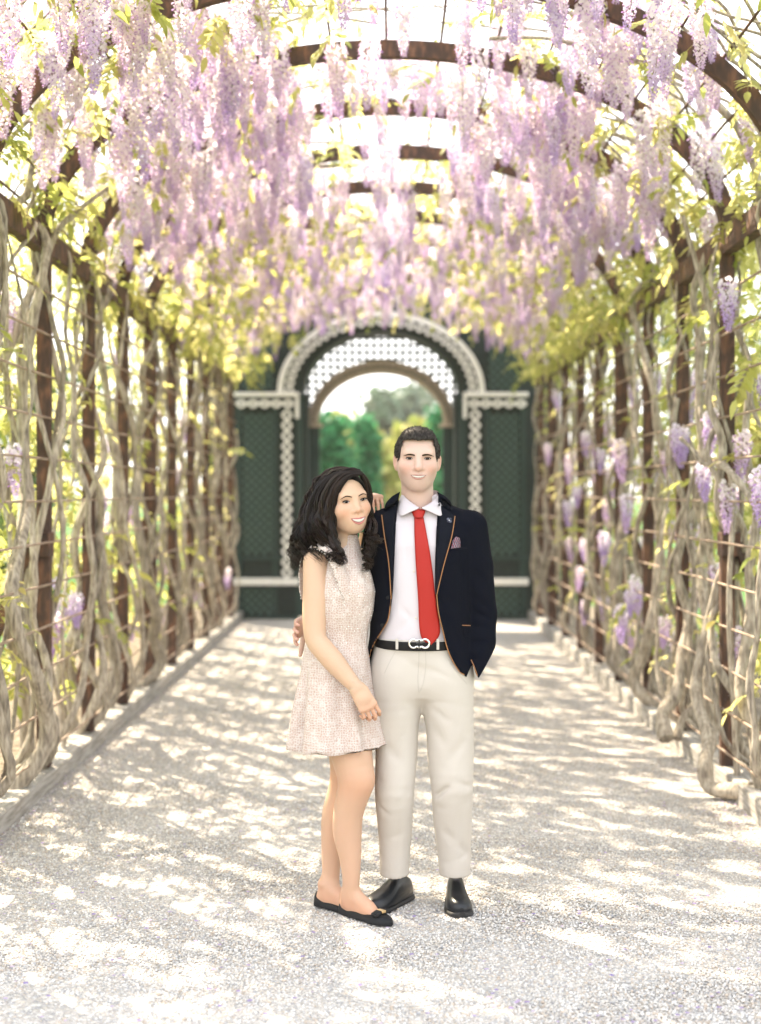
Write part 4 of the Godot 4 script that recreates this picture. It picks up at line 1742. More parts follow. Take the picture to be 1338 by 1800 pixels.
# a shoe along the ground: rows of [share of the length, half width, height of the upper]
func shoe_shape(g: Geo, heel: Vector3, toe: Vector3, rows: Array, y0: float, inflate := 0.0, flat_top := 0.0, bend := 0.0) -> void:
	var dir := (toe - heel).normalized()
	var side := dir.cross(Vector3.UP).normalized()
	var length := heel.distance_to(toe)
	var out := []
	var m := 18
	for r in rows:
		var row := []
		var mid: Vector3 = heel + dir * length * r[0] + side * bend * sin(PI * r[0])
		for k in m:
			var a := TAU * k / m
			var x := cos(a)
			var y := sin(a)
			if y < 0.0:
				y *= 0.15
			var px_: float = signf(x) * pow(absf(x), 0.75) * (r[1] + inflate)
			var py_: float = y0 + maxf(y, 0.0) * (r[2] + inflate * 0.5) * (1.0 - flat_top * pow(maxf(y, 0.0), 6.0)) + minf(y, 0.0) * 0.02
			row.append(mid + side * px_ + Vector3(0, py_, 0))
		out.append(row)
	g.sheet(out, true)
	for e in [0, out.size() - 1]:
		var c := Vector3.ZERO
		for p in out[e]:
			c += p
		var ci := g.add(c / m)
		var b := []
		for p in out[e]:
			b.append(g.add(p))
		for k in m:
			if e == 0:
				g.tri(ci, b[(k + 1) % m], b[k])
			else:
				g.tri(ci, b[k], b[(k + 1) % m])

func make_man() -> void:
	var o := Vector3(px(740, 5.5), 0, -5.5)
	var t := thing("person", o, "man in navy blazer, red tie and pale chinos standing with one hand in his pocket", "person")
	var L := func(x: float, y: float, z: float) -> Vector3: return at(x, y, 5.5 - z) - o
	var S := 5.5 / FOC
	var V := func(x: float, y: float) -> Vector2: return Vector2((x - 740.0) * S, EYE - (y - 865.0) * S)
	# things that lie on the front of the chest, 0.13 nearer: the same pixel is a little further in
	var C := func(x: float, y: float) -> Vector2:
		var d := 5.5 - 0.13
		return Vector2(px(x, d) - o.x, py(y, d))
	var CS := func(a: Array) -> Array: return a.map(func(p): return C.call(p[0], p[1]))
	var skin := Color(0.53, 0.37, 0.305)
	# ---- head, neck and the hand that shows
	var hx := Transform3D(Basis(Vector3.UP, 0.02) * Basis(Vector3.BACK, -0.01), L.call(734, 807, 0.0))
	var hs := 1.03
	var f := head_field(hs, false, Vector3(0.004, -0.2, -0.03) * hs, 0.062)
	var body := Geo.new()
	f.into(body, hx, skin_paint(skin, false, hs))
	var wrist: Vector3 = at(541, 1093, 5.64) - o
	make_hand(body, wrist, Vector3(-0.42, -0.22, 0.88), Vector3(-0.9, 0.05, -0.42), 1.0, 1.02, [0.25, 0.35, 0.3], Vector3(0.35, 0.9, -0.1), skin)
	# what the clothes hide: trunk and arm
	var inner := Field.new(Vector3(-0.5, 0.85, -0.32), Vector3(0.3, 1.56, 0.12), 0.016)
	inner.loft([[0.9, 0.0, 0.0, 0.14, 0.08, 0.08], [1.2, 0.0, 0.0, 0.14, 0.08, 0.08], [1.42, 0.0, -0.01, 0.15, 0.07, 0.08], [1.52, 0.0, -0.02, 0.06, 0.05, 0.05]], 0.03)
	inner.cone(Vector3(-0.15, 1.44, -0.02), Vector3(-0.21, 1.2, -0.22), 0.04, 0.035, 0.03)
	inner.cone(Vector3(-0.21, 1.2, -0.22), wrist, 0.035, 0.026, 0.02)
	inner.cone(Vector3(0.18, 1.43, -0.01), Vector3(0.225, 1.13, -0.04), 0.04, 0.035, 0.03)
	body.col = skin
	inner.into(body)
	var bd := part("body", body, M.skin, t)
	make_face(bd, f, hs, false, hx)
	# ---- hair: cropped, a little longer on top
	var hf := Field.new(Vector3(-0.115, -0.09, -0.15), Vector3(0.115, 0.155, 0.115), 0.0035)
	hf.ell(Vector3(0, 0.026, -0.020) * hs, Vector3(0.0835, 0.090, 0.104) * hs, 0.01)
	hf.ell(Vector3(0, 0.078, 0.035) * hs, Vector3(0.054, 0.034, 0.050) * hs, 0.03)
	var hn := FastNoiseLite.new()
	hn.frequency = 55.0
	hn.seed = 2
	hf.cut(func(q: Vector3) -> float:
		var p: Vector3 = q / hs
		var line := 0.068 + 0.004 * hn.get_noise_2d(p.x * 3.0, 0.0) + 0.003 * exp(-p.x * p.x / 0.0002) * -1.0
		var ax := absf(p.x) + 0.003 * hn.get_noise_2d(0.0, p.y * 2.0)
		var a := minf(minf(0.0555 + (0.067 - p.y) * 0.11 - ax, line - p.y), p.z)
		var b := minf(-0.008 - p.y, p.z + 0.036)
		var c := minf(0.046 - p.y, p.z - 0.040)
		var d := minf(0.004 - p.y, minf(p.z + 0.034, ax - 0.071))
		var e := -0.062 - p.y
		return maxf(maxf(a, b), maxf(maxf(c, d), e)), Vector3(-1, -1, -1), Vector3(1, 1, 1))
	var hg := Geo.new()
	hf.into(hg, Transform3D.IDENTITY)
	var base_n := hg.v.size()
	for k in base_n:
		var p := hg.v[k]
		var w := hn.get_noise_3d(p.x * 2.2, p.y * 1.2, p.z * 1.2)
		hg.v[k] = p + p.normalized() * 0.002 * w
		hg.c[k] = Color(0.016, 0.014, 0.013).lerp(Color(0.045, 0.040, 0.037), clampf(w * 1.5 + 0.4, 0.0, 1.0))
	for k in 3200:
		var p := hg.v[rng.randi() % base_n]
		var out := (p - Vector3(0, 0.01, -0.02)).normalized()
		var comb := Vector3(p.x * 1.5, -0.55, -0.35)
		if p.y > 0.06:
			comb = Vector3(p.x * 6.0, 0.5, -0.35 if p.z < 0.05 else 0.12)
		comb = comb.normalized()
		comb = (comb - out * comb.dot(out)).normalized()
		var dir := (out * (0.05 if p.y < 0.07 else 0.16) + comb * 0.9 + Vector3(spread(0.2), spread(0.15), spread(0.2))).normalized()
		var l := rng.randf_range(0.005, 0.009) * (1.6 if p.y > 0.07 else 1.0)
		var q := p + out * 0.0005
		hg.col = Color(0.012, 0.010, 0.009).lerp(Color(0.095, 0.082, 0.074), pow(rng.randf(), 1.6))
		hg.tube(PackedVector3Array([q, q + dir * l * 0.6, q + (dir + out * -0.2).normalized() * l]), PackedFloat32Array([0.0011, 0.0009, 0.0002]), 3, 1.0, false)
	for k in hg.v.size():
		hg.v[k] = hx * hg.v[k]
	part("hair", hg, M.short_hair, t)
	# ---- shirt
	var sf := Field.new(Vector3(-0.22, 0.95, -0.16), Vector3(0.22, 1.62, 0.17), 0.007)
	sf.loft([[0.98, 0.0, 0.0, 0.165, 0.118, 0.10], [1.10, 0.0, 0.0, 0.168, 0.116, 0.10], [1.25, 0.0, 0.0, 0.18, 0.115, 0.10], [1.38, 0.0, -0.005, 0.185, 0.108, 0.10], [1.46, 0.0, -0.015, 0.17, 0.085, 0.09], [1.50, 0.0, -0.02, 0.12, 0.075, 0.075], [1.535, 0.0, -0.025, 0.078, 0.062, 0.065]], 0.02)
	sf.cone(Vector3(0.0, 1.47, -0.022), Vector3(-0.002, 1.545, -0.028), 0.072, 0.069, 0.012)
	for w in [[-0.10, 1.05, -0.04, 1.12], [-0.08, 1.16, -0.03, 1.10], [-0.11, 1.12, -0.09, 1.24], [0.04, 1.06, 0.06, 1.16], [-0.06, 1.30, -0.05, 1.42]]:
		sf.fold(w[0], w[1], w[2], w[3], 0.016, 0.005)
	# open neck
	sf.cut(func(p: Vector3) -> float:
		var line := 1.512 + 0.55 * absf(p.x) + (0.03 if p.z < 0.0 else 0.0)
		return p.y - line, Vector3(-0.2, 1.5, -0.2), Vector3(0.2, 1.7, 0.2))
	var sg := Geo.new()
	sf.into(sg)
	var shirt := part("shirt", sg, M.shirt, t)
	# a spread collar folded down round the neck
	for e in [-1.0, 1.0]:
		var ct := curve([Vector3(0, 1.588, -0.098), Vector3(e * 0.050, 1.588, -0.075), Vector3(e * 0.0675, 1.580, -0.030), Vector3(e * 0.060, 1.562, 0.012), Vector3(e * 0.036, 1.541, 0.040), Vector3(e * 0.002 - 0.003, 1.521, 0.056)], 30)
		var cb := curve([Vector3(0, 1.545, -0.108), Vector3(e * 0.062, 1.545, -0.085), Vector3(e * 0.086, 1.536, -0.030), Vector3(e * 0.086, 1.516, 0.022), Vector3(e * 0.074 - 0.002, 1.493, 0.066), Vector3(e * 0.036 - 0.003, 1.508, 0.078), Vector3(e * 0.008 - 0.004, 1.519, 0.074)], 30)
		var cr := []
		for k in 31:
			var row := []
			for j in 6:
				var u := j / 5.0
				row.append(ct[k].lerp(cb[k], u) + Vector3(0, 0.004, 0.006) * sin(PI * u))
			for j in range(5, -1, -1):
				row.append(row[j] - Vector3(0, 0.002, 0.005))
			cr.append(row)
		var cg := Geo.new()
		cg.sheet(cr)
		part("collar_wing", cg, M.shirt, shirt)
	for y in [1005, 1087]:
		var bt := Geo.new()
		var p: Vector2 = C.call(731.5 if y > 1050 else 728.0, y)
		bt.ball(Vector3(p.x, p.y, sf.front(p.x, p.y) + 0.001), Vector3(0.005, 0.005, 0.002), Basis.IDENTITY, 4, 8)
		part("button", bt, M.tooth, shirt)
	# ---- tie
	var tg := Geo.new()
	plate(tg, sf, CS.call([[729, 908], [729, 940], [731, 990], [735, 1050], [739.5, 1117], [757.5, 1134]]), CS.call([[745, 908], [751, 940], [759, 990], [766, 1050], [774, 1111], [758.5, 1134.5]]), 40, 8, 0.010, 0.004, Transform3D.IDENTITY, null, 0.002, 0.1)
	plate(tg, sf, CS.call([[721.5, 895], [725, 902], [729, 911]]), CS.call([[751, 893], [748, 902], [744.5, 911]]), 8, 8, 0.013, 0.009, Transform3D.IDENTITY, null, 0.004, 0.05)
	part("tie", tg, M.tie, t)
	# ---- trousers
	var pf := Field.new(Vector3(-0.25, 0.09, -0.24), Vector3(0.25, 1.06, 0.17), 0.0065)
	pf.loft([[0.825, 0.003, 0.0, 0.17, 0.085, 0.11], [0.875, 0.003, 0.0, 0.192, 0.100, 0.125], [0.95, 0.002, 0.0, 0.186, 0.118, 0.12], [1.035, 0.0, 0.0, 0.172, 0.122, 0.105]], 0.02)
	pf.ell(Vector3(0, 0.868, 0.015), Vector3(0.13, 0.06, 0.088), 0.05)
	var legs := [[[0.090, 0.90, 0.018, 0.098], [0.098, 0.83, 0.012, 0.098], [0.109, 0.70, 0.004, 0.090], [0.112, 0.58, 0.0, 0.087], [0.117, 0.478, 0.005, 0.079], [0.121, 0.33, -0.03, 0.0725], [0.127, 0.22, -0.05, 0.064], [0.132, 0.07, -0.06, 0.056]], [[-0.088, 0.90, 0.018, 0.098], [-0.096, 0.83, 0.012, 0.098], [-0.094, 0.70, 0.004, 0.085], [-0.092, 0.60, 0.0, 0.079], [-0.099, 0.457, 0.01, 0.074], [-0.097, 0.32, -0.03, 0.066], [-0.098, 0.22, -0.05, 0.059], [-0.099, 0.07, -0.065, 0.053]]]
	for leg in legs:
		pf.limb(leg.map(func(q): return Vector4(q[0], q[1], q[2], q[3])), 0.035)
	# folds: at the fly, across the hips, at knees and hems
	for w in [[0.0, 0.99, 0.0, 0.84, 0.005, 0.004], [0.012, 0.985, 0.014, 0.88, 0.004, 0.002], [-0.12, 1.0, 0.03, 0.91, 0.016, 0.004], [0.0, 0.94, 0.13, 0.885, 0.014, 0.005], [-0.17, 0.80, -0.02, 0.815, 0.018, 0.007], [0.02, 0.815, 0.16, 0.79, 0.018, 0.006], [-0.17, 0.74, -0.05, 0.79, 0.02, 0.006], [0.03, 0.79, 0.12, 0.72, 0.018, 0.005],
			[-0.155, 0.505, -0.05, 0.475, 0.012, 0.010], [-0.17, 0.48, -0.08, 0.452, 0.014, -0.009], [-0.16, 0.43, -0.05, 0.46, 0.012, 0.008], [-0.165, 0.42, -0.12, 0.38, 0.012, 0.006], [0.05, 0.435, 0.11, 0.50, 0.012, 0.013], [0.055, 0.42, 0.14, 0.475, 0.014, -0.008], [0.07, 0.40, 0.18, 0.43, 0.014, 0.008], [0.12, 0.51, 0.19, 0.48, 0.014, 0.008], [0.14, 0.455, 0.19, 0.462, 0.012, -0.006],
			[-0.15, 0.21, -0.05, 0.175, 0.012, 0.008], [-0.145, 0.165, -0.05, 0.185, 0.012, -0.006], [-0.14, 0.15, -0.06, 0.14, 0.010, 0.006], [-0.15, 0.27, -0.06, 0.31, 0.02, 0.006], [0.08, 0.18, 0.17, 0.215, 0.014, 0.009], [0.09, 0.155, 0.18, 0.17, 0.012, -0.007], [0.14, 0.27, 0.18, 0.20, 0.016, 0.008], [0.08, 0.33, 0.13, 0.26, 0.02, 0.006], [-0.14, 0.66, -0.07, 0.56, 0.025, 0.007], [0.17, 0.68, 0.09, 0.56, 0.025, 0.007], [0.04, 0.72, 0.10, 0.62, 0.022, 0.005], [-0.06, 0.72, -0.10, 0.6, 0.02, 0.005], [-0.08, 0.42, -0.10, 0.2, 0.02, 0.004], [0.15, 0.42, 0.13, 0.22, 0.02, 0.004]]:
		pf.fold(w[0], w[1], w[2], w[3], w[4] * 1.2, w[5])
	for k in [[0.132, 0.128], [-0.098, 0.124]]:
		pf.cut(func(p: Vector3) -> float: return k[1] - 0.10 * (p.z + 0.05) * 0.4 - p.y, Vector3(k[0] - 0.1, 0, -0.24), Vector3(k[0] + 0.1, 0.2, 0.17))
	var pg := Geo.new()
	pf.into(pg)
	var tr := part("trousers", pg, M.chino, t)
	for line in [[[737, 1137], [736.5, 1165], [735, 1195], [737, 1220]], [[748, 1138], [749, 1170], [745, 1200], [738, 1218]], [[700, 1140], [688, 1160], [676, 1185]], [[790, 1165], [805, 1185], [822, 1205]]]:
		var sm := Geo.new()
		cord(sm, pf, CS.call(line), 0.0011, 0.0011, -0.0002, 20)
		part("seam", sm, M.chino_seam, tr)
	# ---- belt
	var belt := Geo.new()
	var ring := []
	for k in 49:
		var a := TAU * k / 48.0
		var dz := 0.127 if sin(a) > 0 else 0.111
		var sag := 0.006 * maxf(sin(a), 0.0)
		var row := []
		for q in [[1.0, 1.034], [1.018, 1.032], [1.022, 1.018], [1.018, 1.003], [1.0, 1.001]]:
			row.append(Vector3(cos(a) * 0.1725 * q[0], q[1] - sag, sin(a) * dz * q[0]))
		ring.append(row)
	belt.sheet(ring)
	var bl := part("belt", belt, M.belt, t)
	var bz := func(x: float) -> float: return 0.1305 * sqrt(maxf(0.0, 1.0 - pow(x / 0.176, 2.0)))
	var buckle := Geo.new()
	for e in [-1.0, 1.0]:
		var c: Vector2 = C.call(737 + e * 10.2, 1131)
		var pts := PackedVector3Array()
		for k in 23:
			var a := deg_to_rad(38.0 + k * 284.0 / 22.0)
			pts.append(Vector3(c.x - e * cos(a) * 0.0155, c.y + sin(a) * 0.0160, bz.call(c.x) + 0.006))
		buckle.tube(pts, taper(23, 0.0038, 0.0038), 7, 0.7)
		for q in [0, 22]:
			var p := pts[q]
			buckle.tube(PackedVector3Array([p, Vector3(p.x - e * 0.005, p.y + 0.003 * (1.0 if q == 0 else -1.0), p.z), Vector3(p.x - e * 0.008, p.y + 0.006 * (1.0 if q == 0 else -1.0), p.z)]), PackedFloat32Array([0.0038, 0.004, 0.003]), 6)
	var buck := part("buckle", buckle, M.silver, bl)
	var barg := Geo.new()
	var bc: Vector2 = C.call(737, 1131)
	barg.box(Vector3(bc.x, bc.y, bz.call(bc.x) + 0.007), Vector3(0.004, 0.03, 0.005), 0.001)
	barg.box(Vector3(bc.x, bc.y, bz.call(bc.x) + 0.006), Vector3(0.024, 0.0045, 0.005), 0.001)
	part("buckle_bar", barg, M.shoe, bl)
	for x in [698.0, 770.0]:
		var c: Vector2 = C.call(x, 1128)
		var lg := Geo.new()
		lg.box(Vector3(c.x, c.y - 0.010, bz.call(c.x) + 0.0035), Vector3(0.010, 0.040, 0.005), 0.001)
		part("belt_loop", lg, M.chino, t)
	# ---- jacket
	var jf := Field.new(Vector3(-0.47, 0.80, -0.33), Vector3(0.32, 1.62, 0.18), 0.0065)
	jf.loft([[0.82, 0.005, 0.0, 0.214, 0.158, 0.15], [0.95, 0.0, 0.0, 0.206, 0.150, 0.14], [1.05, 0.0, 0.0, 0.192, 0.138, 0.125], [1.20, 0.0, 0.0, 0.188, 0.131, 0.12], [1.33, 0.0, -0.002, 0.197, 0.128, 0.12], [1.41, 0.003, -0.008, 0.200, 0.114, 0.115], [1.47, 0.005, -0.015, 0.180, 0.090, 0.10], [1.505, 0.004, -0.02, 0.145, 0.078, 0.088], [1.54, 0.0, -0.025, 0.095, 0.072, 0.075], [1.575, 0.0, -0.03, 0.080, 0.06, 0.068]], 0.02)
	# left sleeve, hand in the pocket
	jf.cone(Vector3(0.10, 1.497, -0.02), Vector3(0.185, 1.452, -0.015), 0.034, 0.056, 0.03)
	jf.cone(Vector3(0.188, 1.447, -0.015), Vector3(0.206, 1.30, -0.02), 0.064, 0.066, 0.014)
	jf.cone(Vector3(0.206, 1.30, -0.02), Vector3(0.228, 1.12, -0.02), 0.066, 0.059, 0.012)
	jf.cone(Vector3(0.228, 1.12, -0.02), Vector3(0.222, 1.02, 0.01), 0.059, 0.058, 0.012)
	jf.cone(Vector3(0.222, 1.02, 0.01), Vector3(0.210, 0.90, 0.040), 0.057, 0.052, 0.01)
	# right sleeve, round her back
	jf.cone(Vector3(-0.09, 1.497, -0.02), Vector3(-0.150, 1.458, -0.015), 0.034, 0.05, 0.03)
	jf.cone(Vector3(-0.150, 1.452, -0.015), Vector3(-0.21, 1.2, -0.22), 0.060, 0.055, 0.02)
	jf.cone(Vector3(-0.21, 1.2, -0.22), wrist + (Vector3(-0.21, 1.2, -0.22) - wrist).normalized() * 0.04, 0.055, 0.042, 0.02)
	for w in [[0.17, 1.20, 0.26, 1.14, 0.014, 0.007], [0.18, 1.14, 0.27, 1.10, 0.014, 0.008], [0.18, 1.08, 0.27, 1.07, 0.014, 0.007], [0.17, 1.02, 0.26, 1.03, 0.012, 0.008], [0.18, 0.985, 0.25, 0.985, 0.012, -0.007], [0.18, 0.96, 0.25, 0.95, 0.012, 0.006], [0.19, 1.30, 0.24, 1.22, 0.02, 0.005], [0.15, 1.40, 0.155, 1.10, 0.012, 0.008], [0.10, 1.10, 0.15, 0.98, 0.02, 0.005], [0.07, 1.20, 0.14, 1.14, 0.02, 0.004], [0.12, 1.33, 0.16, 1.24, 0.02, 0.005]]:
		jf.fold(w[0], w[1], w[2], w[3], w[4] * 1.2, w[5] * 1.2)
	var xl := path2(CS.call([[705, 845], [702, 868], [698, 905], [695, 950], [693, 1000], [690, 1050], [684, 1088], [673, 1110], [661, 1130], [653, 1147], [649, 1165], [648, 1215]]), 66)
	var xr := path2(CS.call([[772, 845], [772, 868], [770, 905], [767, 950], [765, 1000], [766, 1050], [770, 1078], [777, 1107], [786, 1142], [796, 1165], [808, 1182], [819, 1192], [830, 1215]]), 66)
	var edge := func(line: PackedVector3Array, y: float) -> float:
		for k in line.size() - 1:
			if y <= line[k].y and y >= line[k + 1].y:
				return lerpf(line[k].x, line[k + 1].x, (line[k].y - y) / maxf(line[k].y - line[k + 1].y, 1e-6))
		return line[0].x if y > line[0].y else line[line.size() - 1].x
	var cut_l := PackedFloat32Array()
	var cut_r := PackedFloat32Array()
	for y in jf.ny:
		cut_l.append(edge.call(xl, jf.lo.y + y * jf.c))
		cut_r.append(edge.call(xr, jf.lo.y + y * jf.c))
	jf.cut(func(p: Vector3) -> float:
		var k := int(round((p.y - jf.lo.y) / jf.c))
		var a := minf(minf(p.x - cut_l[k], cut_r[k] - p.x), p.z + 0.03)
		# hem: rounded front corners, and up over the pocket on his left
		var hem := 0.86
		if p.z > -0.06:
			hem = 0.885
			if p.x > 0.21:
				hem = 0.887 + 1.6 * (p.x - 0.21)
			elif p.x > 0.19:
				hem = 0.945 - 2.9 * (p.x - 0.19)
			elif p.x > 0.162:
				hem = 0.885 + 2.1 * (p.x - 0.162)
		return maxf(a, hem - p.y), Vector3(-0.47, 0.80, -0.33), Vector3(0.32, 1.62, 0.18))
	# neck hole
	jf.cut(func(p: Vector3) -> float: return minf(0.084 - Vector2(p.x + 0.001, p.z + 0.028).length(), p.y - 1.46), Vector3(-0.15, 1.44, -0.15), Vector3(0.15, 1.65, 0.15))
	jf.cut(func(p: Vector3) -> float: return p.y - (1.553 if p.z < -0.02 else 1.553 - (p.z + 0.02) * 0.3), Vector3(-0.15, 1.5, -0.15), Vector3(0.15, 1.65, 0.15))
	var jg := Geo.new()
	jf.into(jg)
	var jk := part("jacket", jg, M.navy, t)
	# lapels and collar
	var lp := Geo.new()
	plate(lp, jf, CS.call([[772, 884], [770, 905], [767, 950], [766, 1000], [766.5, 1044]]), CS.call([[799, 906], [800.5, 914], [794, 944], [780, 992], [768, 1047]]), 26, 8, 0.005, 0.002, Transform3D.IDENTITY, null, 0.003, 0.1)
	part("lapel", lp, M.navy_lapel, jk)
	lp = Geo.new()
	plate(lp, jf, CS.call([[672, 906], [673, 914], [677, 944], [684, 990], [688, 1048]]), CS.call([[700, 884], [698, 905], [695, 950], [693, 1000], [690, 1048]]), 26, 8, 0.005, 0.002, Transform3D.IDENTITY, null, 0.003, 0.1)
	part("lapel", lp, M.navy_lapel, jk)
	lp = Geo.new()
	plate(lp, jf, CS.call([[770, 864], [772, 872], [772, 884]]), CS.call([[784, 872], [795, 884], [797, 898]]), 10, 6, 0.008, 0.002, Transform3D.IDENTITY, null, 0.004, 0.03)
	part("coat_collar", lp, M.navy_lapel, jk)
	lp = Geo.new()
	plate(lp, jf, CS.call([[690, 872], [679, 884], [675, 898]]), CS.call([[704, 864], [702, 872], [700, 884]]), 10, 6, 0.008, 0.002, Transform3D.IDENTITY, null, 0.004, 0.03)
	part("coat_collar", lp, M.navy_lapel, jk)
	# copper piping
	var pr := Geo.new()
	cord(pr, jf, CS.call([[802, 908], [795, 944], [781, 992], [767.5, 1047]]), 0.0016, 0.0016, 0.006)
	cord(pr, jf, CS.call([[768, 1047], [771, 1076], [778, 1106], [787, 1141], [797, 1164], [808, 1181], [817, 1188]]), 0.0018, 0.0018, 0.001, 30, Transform3D.IDENTITY, 1.0, 0.005)
	part("piping", pr, M.copper, jk)
	pr = Geo.new()
	cord(pr, jf, CS.call([[671, 906], [676, 944], [683.5, 990], [687.5, 1048]]), 0.0018, 0.0018, 0.006)
	cord(pr, jf, CS.call([[688, 1048], [683, 1088], [672.5, 1109], [660.5, 1129], [652.5, 1146], [649, 1160]]), 0.0018, 0.0018, 0.001, 30, Transform3D.IDENTITY, 1.0, -0.005)
	part("piping", pr, M.copper, jk)
	# cuff edge
	var cuff := Geo.new()
	cord(cuff, jf, CS.call([[830, 1163], [834, 1172], [838, 1183], [840.5, 1190]]), 0.0016, 0.0016, 0.001, 10, Transform3D.IDENTITY, 1.0, 0.006)
	part("cuff_piping", cuff, M.copper, jk)
	# pockets
	var pk := Geo.new()
	plate(pk, jf, CS.call([[814, 1102], [815, 1112], [817, 1121]]), CS.call([[829, 1104], [829, 1112], [827, 1122]]), 8, 6, 0.004, 0.001, Transform3D.IDENTITY, null, 0.003, 0.1)
	var flap := part("pocket_flap", pk, M.navy, jk)
	pk = Geo.new()
	cord(pk, jf, CS.call([[814, 1101], [822, 1102], [829.5, 1103.5]]), 0.0016, 0.0016, 0.004, 10)
	part("piping", pk, M.copper, flap)
	pk = Geo.new()
	plate(pk, jf, CS.call([[793, 965], [793.4, 969]]), CS.call([[823, 962], [823, 966]]), 4, 8, 0.003, 0.0, Transform3D.IDENTITY, null, 0.003, 0.1)
	part("breast_pocket", pk, M.navy_lapel, jk)
	for x in [[683.5, 1052], [673.5, 1101]]:
		var c: Vector2 = C.call(x[0] - 1.5, x[1])
		var b := Geo.new()
		b.ball(Vector3(c.x, c.y, jf.front(c.x, c.y) + 0.001), Vector3(0.0075, 0.0075, 0.003), Basis.IDENTITY, 4, 10)
		part("button", b, M.belt, jk)
	# striped pocket square
	var sq := Geo.new()
	var stripe := func(p: Vector3) -> Color:
		var u := (p.x * 0.8 - p.y * 0.35) / 0.0062
		var v := u - floorf(u)
		return Color(0.012, 0.014, 0.035) if v < 0.45 else (Color(0.20, 0.018, 0.022) if v < 0.68 else Color(0.20, 0.17, 0.21))
	plate(sq, jf, CS.call([[803, 944], [797, 951], [793.5, 965]]), CS.call([[809, 946], [811, 954], [810.5, 963]]), 14, 12, 0.006, 0.004, Transform3D.IDENTITY, stripe, 0.001, 0.1)
	part("pocket_square", sq, vertexed(mat(Color.WHITE, 0.6)), t)
	# small dark flower pin on the lapel
	var pin := Geo.new()
	var pc: Vector2 = C.call(791, 915)
	var pz := jf.front(pc.x, pc.y) + 0.010
	for k in 4:
		var a := TAU * (k + 0.5) / 4.0
		pin.col = Color(0.02, 0.025, 0.05) if k % 2 == 0 else Color(0.08, 0.09, 0.13)
		pin.ball(Vector3(pc.x + cos(a) * 0.006, pc.y + sin(a) * 0.006, pz), Vector3(0.0055, 0.0055, 0.003), Basis.IDENTITY, 4, 8)
	pin.col = Color(0.6, 0.6, 0.65)
	pin.ball(Vector3(pc.x, pc.y, pz + 0.003), Vector3(0.0022, 0.0022, 0.0015), Basis.IDENTITY, 4, 7)
	part("lapel_pin", pin, vertexed(mat(Color.WHITE, 0.25)), t)
	# ---- shoes
	var rows := [[0.0, 0.018, 0.03], [0.02, 0.028, 0.055], [0.08, 0.034, 0.072], [0.2, 0.037, 0.088], [0.38, 0.038, 0.092], [0.50, 0.041, 0.078], [0.62, 0.046, 0.060], [0.75, 0.049, 0.050], [0.86, 0.047, 0.044], [0.94, 0.038, 0.036], [0.985, 0.022, 0.026], [1.0, 0.008, 0.016]]
	for q in [[718, 5.70, 647, 5.47, -0.008], [801, 5.71, 812, 5.425, 0.008]]:
		var a := Vector3(px(q[0], q[1]) - o.x, 0, 5.5 - q[1])
		var b := Vector3(px(q[2], q[3]) - o.x, 0, 5.5 - q[3])
		var s := Geo.new()
		shoe_shape(s, a, b, rows, 0.022, 0.0, 0.08, q[4])
		var sh := part("shoe", s, M.shoe, t)
		var dir := (b - a).normalized()
		var side := dir.cross(Vector3.UP).normalized()
		var sl := Geo.new()
		var low := rows.map(func(r): return [lerpf(-0.015, 1.02, r[0]), r[1] + 0.005, 0.020])
		shoe_shape(sl, a, b, low, 0.004, 0.0, 0.0, q[4])
		part("sole", sl, M.sole, sh)
		# apron seam and side gore
		var se := Geo.new()
		var pts := PackedVector3Array()
		for k in 17:
			var u := PI * k / 16.0
			var along := 0.62 + 0.27 * sin(u)
			var wide := cos(u) * 0.032
			var hgt := 0.022 + (0.060 - 0.10 * (along - 0.55)) * sqrt(maxf(0.05, 1.0 - pow(wide / 0.05, 2.0))) + 0.0005
			pts.append(a + dir * a.distance_to(b) * along + side * (wide + q[4] * sin(PI * along)) + Vector3(0, hgt, 0))
		se.tube(pts, taper(17, 0.0016, 0.0016), 5)
		part("seam", se, M.shoe, sh)

